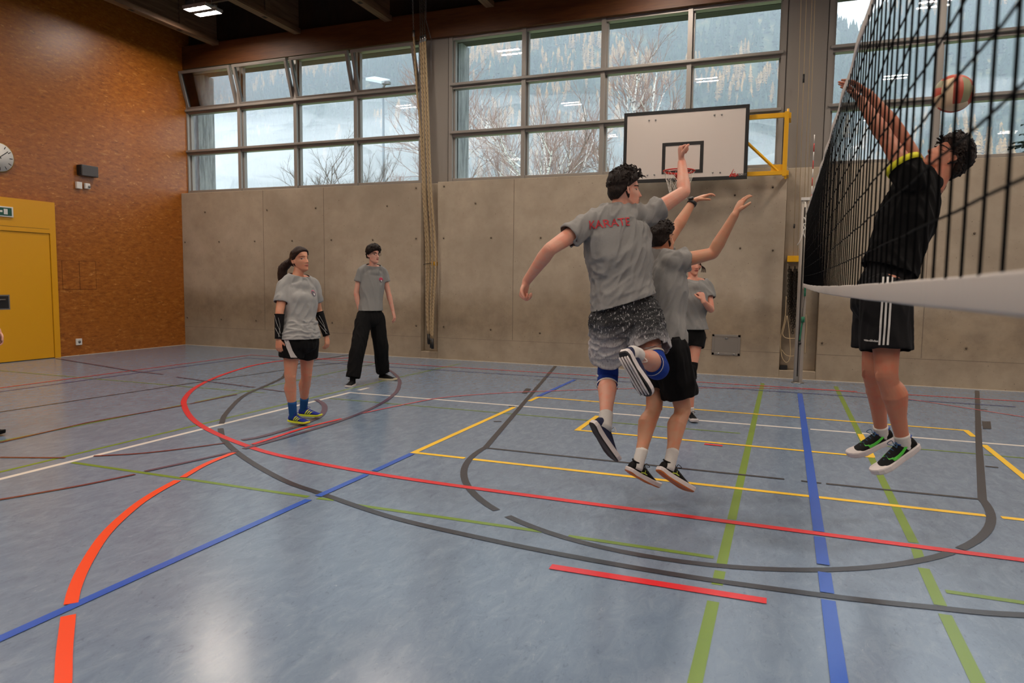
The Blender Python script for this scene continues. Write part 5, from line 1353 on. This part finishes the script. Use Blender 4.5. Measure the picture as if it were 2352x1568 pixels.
so, M_, k_ = A.shoe(anL, D(.52, .15, -.8), D(.75, .35, .45), SN, SWH, .285, lacecol=PADW, outsole=SBK)
A.shoe_mark(so, M_, k_, STRIPES[:2], SWH, 'shoe_panel', -1)
so, M_, k_ = A.shoe(anR, D(.38, .12, -.62), D(.75, .72, .25), SN, SWH, .285, lacecol=PADW, outsole=SBK)
b = MB()
for j, xx in enumerate((-.028, -.010, .010, .027)):
    b.tube([M_ @ V((xx * k_, yy * k_, -.003 * k_)) for yy in (.02, .09, .16, .23, .27)], [.005, .006, .006, .0065, .004], 6)
b.build('tread_rib', SWH, so)

# ============ 2. blocker in front of the net, arms up
B = Person('person in grey shirt and black shorts mid-jump, both arms up, dark watch', skin('skin_tan', '#bd8a6c'), 0, .98)
hc = atd(1521, 549, 4.72)
B.head(hc, D(.80, .60, .16), D(-.1, -.02, 1), .98)
shR, shL = atd(1541, 604, 4.56), atd(1506, 592, 4.86); nb = atd(1513, 585, 4.71)
hipR, hipL = atd(1536, 790, 4.56), atd(1508, 786, 4.80)
B.torso(hipL, hipR, shL, shR, nb, 1.0); B.neck(nb + V((0, 0, -.02)), .056)
elR = reach(shR, 1637, 582, .29, 1); wrR = reach(elR, 1688, 493, .265, 1)
B.arm(shR, elR, wrR); B.hand(wrR, D(.45, .2, .9), D(.85, .2, -.35), (.15, .3, .3), side=-1, spread=.2)
elL = reach(shL, 1553, 526, .28, 1); wrL = reach(elL, 1592, 462, .24, 1)
B.arm(shL, elL, wrL); B.hand(wrL, D(.85, .1, .40), D(.2, .1, -1), (.05, .35, .5), side=-1, spread=.05)
knR = reach(hipR, 1568, 938, .44, 1); anR = reach(knR, 1538, 1066, .41, -1)
knL = reach(hipL, 1503, 930, .44, -1); anL = reach(knL, 1466, 1064, .41, -1)
B.leg(hipR, knR, anR, 1.02, 1.08, bk=D(-1, -.4, 0)); B.leg(hipL, knL, anL, 1.02, 1.08, bk=D(-1, -.4, 0))
o = B.finish(); B.face()
hf = face_hair_male(.060, .0, -.055, .012, .004, 34, 8, .008); B.hair(hf, HAIR); tufts(B, o, HAIR, 70, lambda q: hf(q) if q.z > .04 else -1, (.015, .028), .006, 7, .6)
fa2 = wrinkle(UP + D(.3, 0, 0), .06, .010, 9.0)
B.shirt(GREYT, atd(1528, 790, 4.62), nrm(D(-.25, 0, -1)), [(shL, elL, .45, 0), (shR, elR, .40, 0)], 1.06, .22, fa2, (.070, .080), flare=1.02)
B.pants(BLKC, [(hipR, knR, anR, .80, .118, 0), (hipL, knL, anL, .80, .115, 0)], 1.04, .10, .118, fold=wrinkle(UP, .06, .008, 1))
b = MB(); w_ = nrm(wrL - elL); b.tube([wrL - w_ * .028, wrL - w_ * .006], .034, 16); q_ = wrL - w_ * .017 + D(-.3, -.3, .9).normalized() * .03
wo = b.build('watch', BLK, o); b = MB(); b.tube([q_, q_ + D(-.3, -.3, .9).normalized() * .012], .019, 14); b.build('watch_face', BLK, wo)
SBL = mat('shoe_black', '#060607', .7, spec=.2); GUM = mat('sole_gum', '#b8662a', .55); NEON = mat('mark_neon', '#b8c84a', .5)
for kn_, an_, toe_ in ((knR, anR, D(.75, .15, -.50)), (knL, anL, D(.68, .30, -.42))):
    B.sock(an_, kn_, SOCKW, .10, .040)
    so, M_, k_ = B.shoe(an_, toe_, nrm(kn_ - an_) + D(.5, 0, .2), SBL, SWH, .285, outsole=GUM, collar=SBL)
    B.shoe_mark(so, M_, k_, [[(.085, .045), (.105, .052), (.125, .050), (.135, .045), (.125, .043), (.105, .044), (.090, .038), (.082, .040)], strip((.108, .066), (.112, .050), .004, n=2), strip((.085, .040), (.078, .033), .004, n=2)], NEON, 'shoe_emblem', 1)

# ============ 3. player in black behind the net
C_ = Person('person in black shirt with yellow cuffs and striped black shorts, leaping behind the net', skin('skin_warm', '#b0745a'), 0, .98)
hc = atd(2176, 366, 3.92)
C_.head(hc, D(-.72, .12, .68), D(.68, -.02, .74), .95)
nb = atd(2142, 425, 3.90); shL, shR = atd(2096, 412, 3.74), atd(2130, 424, 4.08)
hipL, hipR = atd(2034, 668, 3.74), atd(2018, 668, 4.0)
C_.torso(hipL, hipR, shL, shR, nb, 1.0); C_.neck(nb + D(.0, 0, -.01), .056)
elL = reach(shL, 2036, 318, .285, 1); wrL = reach(elL, 1978, 232, .26, 1)
elR = reach(shR, 2062, 300, .30, -1); wrR = reach(elR, 1992, 214, .26, 1)
C_.arm(shL, elL, wrL, 1.06); C_.arm(shR, elR, wrR, 1.06)
C_.hand(wrL, D(-.7, .1, .75), D(-.6, .2, -.7), (.1, .2, .2), side=1, spread=.15); C_.hand(wrR, D(-.8, .1, .62), D(-.6, .2, -.7), (.1, .25, .2), side=-1, spread=.15)
knL = reach(hipL, 2036, 858, .44, -1); anL = reach(knL, 2074, 1012, .39, 1)
knR = reach(hipR, 2004, 852, .44, -1); anR = reach(knR, 2024, 990, .40, 1)
C_.leg(hipL, knL, anL, 1.06, 1.12, bk=D(1, .1, 0)); C_.leg(hipR, knR, anR, 1.06, 1.12, bk=D(1, .1, 0))
o = C_.finish(); C_.face(closed=True)
hf = face_hair_male(.055, .0, -.06, .026, .012, 26, 5, .016); C_.hair(hf, HAIR); tufts(C_, o, HAIR, 260, lambda q: hf(q), (.02, .045), .0075, 9, 1.0)
def flare_tip(g): g.loft([atd(2080, 520, 3.80), atd(2030, 565, 3.82), atd(1992, 592, 3.84)], [.09, .06, .02], n=16)
BSH = clothmat('shirt_black', '#050506', 1, .9)
sC = C_.shirt(BSH, atd(2045, 622, 3.86), nrm(D(-.35, 0, -1)), [(shL, elL, .36, 0), (shR, elR, .36, 0)], 1.08, .12, wrinkle(D(-.3, 0, 1), .06, .008, 3), (.078, .090), flare=1.2, extra=flare_tip)
YC = mat('cuff_yellow', '#c8c410', .7)
for sh_, el_ in ((shL, elL), (shR, elR)):
    d_ = nrm(el_ - sh_); L_ = (el_ - sh_).length; p_ = sh_ + d_ * L_ * .36
    b = MB(); b.tube([p_ - d_ * .028, p_ + d_ * .004], [.091, .094], 26, caps=False); q = b.build('sleeve_cuff', YC, sC); sd = q.modifiers.new('s', 'SOLIDIFY'); sd.thickness = .003
STRW = mat('stripe_white', '#c4c2be', .7)
pC = C_.pants(clothmat('shorts_black', '#0e0e11', 1, .8), [(hipL, knL, anL, .72, .128, 0), (hipR, knR, anR, .72, .120, 0)], 1.08, .13, .125, fold=wrinkle(UP, .07, .006, 6), cutn=V((0, 0, -1)))
for j in range(3):
    pts = []
    for v_ in np.linspace(636, 800, 22):
        u = np.interp(v_, [636, 680, 740, 800], [2039, 2037, 2033, 2029]) + (j - 1) * 9.6; pts.append(atd(u, v_, 3.3))
    zd = -CF; vv = []; T = BV.get('pC') or BVHTree.FromPolygons([v.co.copy() for v in pC.data.vertices], [tuple(p.vertices) for p in pC.data.polygons]); BV['pC'] = T
    for p_ in pts:
        for sg in (-1, 1):
            w = p_ + CR * sg * .0048; h = T.ray_cast(w, (w - CAMLOC).normalized()); vv.append((h[0] + h[1] * .0025) if h[0] is not None else None)
    b = MB(); 
    for i in range(len(pts) - 1):
        q = [vv[2 * i], vv[2 * i + 1], vv[2 * i + 3], vv[2 * i + 2]]
        if all(x is not None for x in q): b.add(q, [(0, 1, 2, 3)])
    if b.v: b.build('side_stripe', STRW, pC)
vs, fs = text_mesh('adidas', .015, .0003)
decal('shorts_lettering', vs, fs, atd(2015, 784, 3.6), CRh, UP, pC, STRW, pC, .002, .3)
SGR = mat('mark_green', '#48b838', .5); LBL = mat('lace_blue', '#1e4a6a', .6); CBL = mat('collar_blue', '#1c4a9a', .6)
for kn_, an_, toe_, sd_ in ((knL, anL, D(-.82, -.10, -.50), 1), (knR, anR, D(-.86, -.05, -.36), 1)):
    C_.sock(an_, kn_, SOCKW, .035, .041)
    so, M_, k_ = C_.shoe(an_, toe_, nrm(kn_ - an_) + D(-.45, 0, .25), SBL, SWH, .29, lacecol=LBL, collar=CBL)
    C_.shoe_mark(so, M_, k_, swoosh(), SGR, 'shoe_emblem', -1); C_.shoe_mark(so, M_, k_, swoosh(), SGR, 'shoe_emblem', 1)

# ============ 4. woman with the ponytail
W = Person('person with a dark ponytail, grey shirt, black arm sleeves and black and white shorts, standing', skin('skin_olive', '#c58c6e'), 1, .97)
dw = 6.75
hc = atd(690, 597, dw); W.head(hc, D(.80, -.62, .20), D(-.12, .03, 1), 1.0)
nb = atd(683, 634, dw); shR, shL = atd(654, 655, dw - .05), atd(718, 654, dw + .16)
hipR, hipL = atd(671, 772, dw - .04), atd(706, 773, dw + .06)
W.torso(hipL, hipR, shL, shR, nb, .98, .062); W.neck(nb + V((0, 0, -.02)), .049)
elR = reach(shR, 642, 716, .27, -1); wrR = reach(elR, 640, 778, .245, -1)
elL = reach(shL, 731, 712, .27, 1); wrL = reach(elL, 750, 771, .245, -1)
W.arm(shR, elR, wrR, 1.0); W.arm(shL, elL, wrL, .95)
W.hand(wrR, D(.05, -.1, -1), D(.3, .9, 0), (.35, .5, .3), side=1, spread=.02, hs=.95); W.hand(wrL, D(.12, -.1, -1), D(-.9, .3, 0), (.45, .6, .4), side=1, spread=.02, hs=.95)
fR, fL = atZ(672, 974), atZ(701, 960)
anR = fR + V((0, 0, .10)) + D(0, .0, 0); anL = fL + V((0, 0, .10))
anR = atd(673, 952, (fR - CAMLOC).dot(CF)); anL = atd(697, 938, (fL - CAMLOC).dot(CF))
knR = lin(hipR, anR, .5) + D(-.01, -.04, 0); knL = lin(hipL, anL, .5) + D(.02, -.03, 0)
W.leg(hipR, knR, anR, 1.04, 1.05, bk=D(-.7, .6, 0)); W.leg(hipL, knL, anL, 1.02, 1.05, bk=D(-.7, .6, 0))
o = W.finish(); W.face(brow=HAIR, gaze=(.002, .001))
def hw(p):
    x, y, z = p.x, p.y, p.z
    fr = max(0, min(1, (y - .0) / .075)); bk = max(0, min(1, (-.01 - y) / .05)); hl = -.005 + .072 * fr ** .7 - .05 * bk
    m_ = max(0, min(1, (z - hl) / .012)); return -.006 * (1 - m_) + m_ * (.016 + .005 * noise.noise(V((x * 10, y * 40, z * 40))))
W.hair(hw, HAIRB)
g = Sh(); q0 = W.HM @ V((0, -.105, .02)); g.loft([W.HM @ V((0, -.088, .03)), W.HM @ V((0, -.125, .015)), q0 + D(-.11, .02, -.09), q0 + D(-.115, .02, -.19), q0 + D(-.09, .01, -.27), q0 + D(-.06, 0, -.31)], [.022, .03, .044, .042, .03, .01], n=18)
pt_ = fuse(g, 'ponytail', [HAIRB], .008, 3, o); folds(pt_, wrinkle(V((0, 0, 1)), .012, .004, 2))
b = MB(); b.tube([W.HM @ V((.024 * math.cos(a), -.108, .022 + .024 * math.sin(a))) for a in np.linspace(0, 6.28, 14, endpoint=False)], .006, 6, closed=True); b.build('hair_tie', BLK, o)
fw = wrinkle(D(.5, 0, 1), .07, .008, 1.0); fw2 = wrinkle(D(1, 0, .1), .04, .009, 7)
def fws(p):
    t_ = (p - W.pc).dot(W.up); return fw(p) * (1 if t_ > .12 else .2) + (fw2(p) if t_ < .14 else 0) * .9
sW = W.shirt(clothmat('shirt_light_grey', '#9a9a98'), atd(688, 777, dw), V((0, 0, -1)), [(shR, elR, .66, 0), (shL, elL, .66, 0)], 1.02, .14, fws, (.066, .072), flare=.98)
badge(W, sW, lin(W.pc, W.sc, .80) - W.sx * .085 + W.fwd * .1, 1.0, ('#c86a80', '#55525a'))
pW = W.pants(BLKC, [(hipR, knR, anR, .52, .118, 0), (hipL, knL, anL, .52, .112, 0)], 1.02, .08, .118, fold=wrinkle(UP, .06, .006, 3), cutn=V((0, 0, -1)))
# white side panel of the shorts
def side_panel(P_, target, pts, name, m_, d_=-.35):
    T = BVHTree.FromPolygons([v.co.copy() for v in target.data.vertices], [tuple(p.vertices) for p in target.data.polygons]); b = MB(); rows_ = []
    for (v_, ua, ub) in pts:
        row = []
        for s_ in np.linspace(0, 1, 5):
            w = atd(ua + (ub - ua) * s_, v_, 1.0); h = T.ray_cast(CAMLOC, (w - CAMLOC).normalized()); row.append((h[0] + h[1] * .003) if h[0] is not None else None)
        rows_.append(row)
    for r0_, r1_ in zip(rows_[:-1], rows_[1:]):
        for i in range(4):
            q = [r0_[i], r0_[i + 1], r1_[i + 1], r1_[i]]
            if all(x is not None for x in q): b.add(q, [(0, 1, 2, 3)], 0, True)
    return b.build(name, m_, target) if b.v else None
PWH = clothmat('panel_white', '#bdb8b4', 2)
side_panel(W, pW, [(v_, np.interp(v_, [778, 800, 822], [652, 659, 668]), np.interp(v_, [778, 790, 805, 815, 822], [662, 667, 672, 678, 684])) for v_ in np.linspace(779, 821, 14)], 'side_panel', PWH)
side_panel(W, pW, [(v_, np.interp(v_, [800, 822], [736, 731]), 740) for v_ in np.linspace(800, 821, 8)], 'side_panel', PWH)
AS = clothmat('sleeve_black', '#101012', 2)
for el_, wr_, nm in ((elR, wrR, 0), (elL, wrL, 1)):
    d_ = nrm(wr_ - el_); so_ = W.sleeve_tube(el_ + d_ * .02, wr_ + d_ * .0, .0455, .035, AS, 'arm_sleeve')
    b = MB(); e1 = CRh; a0, a1 = el_ + d_ * .03, wr_ - d_ * .01
    def sf(t_, s_): 
        r_ = (.0455 + (.035 - .0455) * t_) + .0015; c_ = lin(a0, a1, t_); return c_ + CRh * r_ * s_ - CFh * r_ * math.sqrt(max(0, 1 - s_ * s_))
    b.tube(smooth([sf(0, -.8), sf(.35, -.2), sf(.6, .35), sf(.8, .7)]), .0014, 4); b.tube(smooth([sf(.55, -.6), sf(.75, 0), sf(.95, .6)]), .0014, 4); b.tube(smooth([sf(.1, .1), sf(.5, .5), sf(.95, .25)]), .0012, 4)
    b.build('print_line', STRW, so_)
SOCKB = clothmat('sock_blue', '#1f4f86', 2); SHB = clothmat('shoe_blue', '#23308a', 2); NY_ = mat('mark_yellow', '#d3dc2a', .5)
for kn_, an_, toe_ in ((knR, anR, D(.86, -.42, 0)), (knL, anL, D(.95, -.18, 0))):
    W.sock(an_, kn_, SOCKB, .14, .043)
    so, M_, k_ = W.shoe(V((an_.x, an_.y, .088 * .97 * .9)) if False else an_, toe_, UP, SHB, NY_, .255, st=.62)
    W.shoe_mark(so, M_, k_, STRIPES, NY_, 'shoe_stripe', 1); W.shoe_mark(so, M_, k_, STRIPES, NY_, 'shoe_stripe', -1)

# ============ 5. young man with glasses
Y_ = Person('person with glasses, grey shirt and long black trousers standing near the concrete wall', skin('skin_pale', '#cf9c88'), 0, 1.0)
fRt, fLt = atZ(807, 885), atZ(885, 872)
dy = ((fRt - CAMLOC).dot(CF) + (fLt - CAMLOC).dot(CF)) / 2
hc = atd(858, 585, dy - .05); Y_.head(hc, D(.72, -.68, .02), D(0, 0, 1), 1.0)
nb = atd(857, 611, dy); shR, shL = atd(830, 624, dy - .02), atd(880, 626, dy + .16)
hipR, hipL = atd(838, 722, dy - .02), atd(864, 723, dy + .08)
Y_.torso(hipL, hipR, shL, shR, nb, .90); Y_.neck(nb + V((0, 0, -.02)), .050)
elR = reach(shR, 818, 672, .28, -1); wrR = reach(elR, 828, 720, .26, -1)
elL = reach(shL, 892, 672, .28, 1); wrL = reach(elL, 903, 716, .26, -1)
Y_.arm(shR, elR, wrR, .9); Y_.arm(shL, elL, wrL, .9)
Y_.hand(wrR, D(.25, -.3, -1), D(.3, .9, 0), (.3, .5, .3), side=1, spread=.04); Y_.hand(wrL, D(.25, -.1, -1), D(-.9, .2, 0), (.35, .5, .3), side=1, spread=.04)
anR = atd(810, 872, (fRt - CAMLOC).dot(CF)); anL = atd(879, 859, (fLt - CAMLOC).dot(CF))
knR = lin(hipR, anR, .5) + D(-.0, -.05, 0); knL = lin(hipL, anL, .5) + D(.03, -.05, 0)
Y_.leg(hipR, knR, anR, .92); Y_.leg(hipL, knL, anL, .92)
o = Y_.finish(); Y_.face(gaze=(.002, 0))
hf = face_hair_male(.050, .0, -.055, .026, .010, 30, 2, .016); Y_.hair(hf, HAIR); tufts(Y_, o, HAIR, 200, lambda q: hf(q) if q.z > .0 else -1, (.015, .03), .008, 3, 1.0)
b = MB()
for sg in (-1, 1): b.tube([Y_.HM @ V((sg * .032 + .024 * math.copysign(abs(math.cos(a)) ** .6, math.cos(a)), .098 - .006 * abs(math.cos(a)), .003 + .016 * math.copysign(abs(math.sin(a)) ** .6, math.sin(a)))) for a in np.linspace(0, 6.28, 20, endpoint=False)], .002, 5, closed=True); b.tube([Y_.HM @ V((sg * .058, .09, .012)), Y_.HM @ V((sg * .078, .06, .010)), Y_.HM @ V((sg * .082, -.005, .006))], .002, 5)
b.tube([Y_.HM @ V((-.009, .099, .006)), Y_.HM @ V((.009, .099, .006))], .002, 5); b.build('glasses', BLK, o)
sY = Y_.shirt(clothmat('shirt_mid_grey', '#868684'), atd(852, 713, dy), V((0, 0, -1)), [(shR, elR, .48, 0), (shL, elL, .48, 0)], 1.0, .14, wrinkle(UP, .07, .007, 11), (.062, .068), flare=1.0)
badge(Y_, sY, lin(Y_.pc, Y_.sc, .80) - Y_.sx * .085 + Y_.fwd * .1, 1.05)
Y_.pants(BLKC, [(hipR, knR, anR, 1.93, .098, .088), (hipL, knL, anL, 1.93, .098, .088)], .95, .08, .108, fold=wrinkle(UP, .06, .008, 3), name='trousers')
CRM = mat('sole_cream', '#c9c0a4', .6)
for an_, toe_, sm_ in ((anR, D(-.12, -1, 0), SWH), (anL, D(.95, -.30, 0), CRM)):
    so, M_, k_ = Y_.shoe(an_, toe_, UP, SBL, sm_, .275, st=.8); Y_.sock(an_, an_ + UP, BLKC, .08, .04)

# ============ 6. girl behind the blocker
Q_ = Person('person with black knee pads pulling at their grey shirt, half hidden behind the jumpers', skin('skin_rose', '#c88f78'), 1, .95)
dq = 7.3
hc = atd(1593, 608, dq); Q_.head(hc, D(.12, -1, .02), D(.02, 0, 1), .97)
nb = atd(1592, 642, dq); shR, shL = atd(1562, 656, dq), atd(1624, 657, dq)
hipR, hipL = atd(1567, 762, dq), atd(1600, 762, dq)
Q_.torso(hipL, hipR, shL, shR, nb, .95, .05); Q_.neck(nb + V((0, 0, -.02)), .048)
elL = reach(shL, 1633, 711, .26, -1); wrL = reach(elL, 1616, 692, .235, -1)
elR = reach(shR, 1551, 711, .26, -1); wrR = reach(elR, 1556, 686, .235, -1)
Q_.arm(shL, elL, wrL, .92); Q_.arm(shR, elR, wrR, .92)
Q_.hand(wrL, D(-.25, .3, 1), D(-.5, .9, 0), (1.0, 1.1, .8), side=1, spread=.05); Q_.hand(wrR, D(.7, .3, .5), D(0, .8, -.3), (.7, .8, .5), side=-1, spread=.05)
knR, knL = atd(1566, 848, dq - .05), atd(1588, 850, dq - .05); anR, anL = atd(1562, 932, dq), atd(1586, 936, dq); anR.z = anL.z = .078
Q_.leg(hipR, knR, anR, .98, bk=D(0, 1, 0)); Q_.leg(hipL, knL, anL, .98, bk=D(0, 1, 0))
o = Q_.finish(); Q_.face(brow=HAIR)
def hq(p):
    x, y, z = p.x, p.y, p.z
    fr = max(0, min(1, (y - .0) / .075)); bk = max(0, min(1, (-.01 - y) / .05)); hl = -.02 + .085 * fr ** .7 - .03 * bk
    m_ = max(0, min(1, (z - hl) / .012)); return -.006 * (1 - m_) + m_ * (.010 + .003 * noise.noise(V((x * 10, y * 40, z * 40))))
Q_.hair(hq, HAIRB)
b = MB(); 
for k_ in range(6): b.tube(smooth([Q_.HM @ V((-.07 + .004 * k_, .02, .01)), Q_.HM @ V((-.085 - .006 * k_, .02, -.03)), Q_.HM @ V((-.078 - .01 * k_, .02, -.075))]), .003, 5)
b.build('loose_hair', HAIRB, o)
sQ = Q_.shirt(clothmat('shirt_mid_grey', '#868684'), atd(1585, 755, dq), V((0, 0, -1)), [(shL, elL, .50, 0), (shR, elR, .50, 0)], 1.04, .14, wrinkle(D(-.4, 0, 1), .07, .010, 21), (.062, .070), flare=1.02)
badge(Q_, sQ, lin(Q_.pc, Q_.sc, .78) - Q_.sx * .045 + Q_.fwd * .1, 1.1, ('#a02840', '#3a3438'))
Q_.pants(BLKC, [(hipR, knR, anR, .40, .104, 0), (hipL, knL, anL, .40, .104, 0)], .98, .06, .108, cutn=V((0, 0, -1)))
for kn_, hip_, an_ in ((knR, hipR, anR), (knL, hipL, anL)): kneepad(Q_, kn_, hip_, an_, BLKC, .063, .09)
for an_, kn_ in ((anR, knR), (anL, knL)):
    Q_.sock(an_, kn_, SOCKW, .06, .038); Q_.shoe(an_, D(.05, -1, 0), UP, SBL, SWH, .25)

# ============ 7. person at the left edge, of whom a hand and the tip of a shoe show
E_ = Person('person mostly outside the left edge, only a hand and a shoe tip showing', skin('skin_fair', '#cc9680'), 0, 1.0)
ft = atZ(-34, 1010); de = (ft - CAMLOC).dot(CF)
hc = atd(-75, 590 + 10, de); hc.z = ft.z + 1.62; base = V((ft.x, ft.y, 0)) + D(-.155, .05, 0)
hc = base + V((0, 0, 1.63)); E_.head(hc, D(1, .1, 0), UP, .97)
nb = base + V((0, 0, 1.46)); shR, shL = base + D(.0, -.17, 1.40), base + D(0, .17, 1.40); hipR, hipL = base + D(0, -.09, .92), base + D(0, .09, .92)
E_.torso(hipL, hipR, shL, shR, nb); E_.neck(nb, .055)
elR = shR + D(-.02, -.06, -.29); wrR = atd(-34, 752, (shR - CAMLOC).dot(CF) - .02); elR = lin(shR, wrR, .52) + D(-.07, -.03, 0)
elL = shL + D(-.05, .06, -.28); wrL = elL + D(.14, .02, -.2)
E_.arm(shR, elR, wrR); E_.arm(shL, elL, wrL); E_.hand(wrR, D(.35, 0, -1), D(-.3, .9, 0), (.5, .7, .5), side=1, spread=.03); E_.hand(wrL, D(.2, 0, -1), D(-.3, -.9, 0), (.4, .5, .3), side=-1)
for hip_, s_ in ((hipR, -.09), (hipL, .12)):
    an_ = base + D(-.02, s_, .095); kn_ = lin(hip_, an_, .5) + D(.03, 0, 0); E_.leg(hip_, kn_, an_, bk=D(-1, 0, 0))
    if s_ < 0: kR, aR = kn_, an_
    else: kL, aL = kn_, an_
E_.finish(); E_.face(); hf = face_hair_male(); E_.hair(hf, HAIR)
E_.shirt(GREYT, lin(hipL, hipR, .5) + V((0, 0, -.06)), V((0, 0, -1)), [(shL, elL, .5, 0), (shR, elR, .5, 0)], 1.02, .14, wrinkle(UP, .07, .007, 31))
E_.pants(BLKC, [(hipL, kL, aL, .7, .11, 0), (hipR, kR, aR, .7, .11, 0)])
for kn_, an_ in ((kL, aL), (kR, aR)): E_.sock(an_, kn_, SOCKW, .08, .04); E_.shoe(an_, D(1, -.05, 0), UP, SBL, SBL, .28)
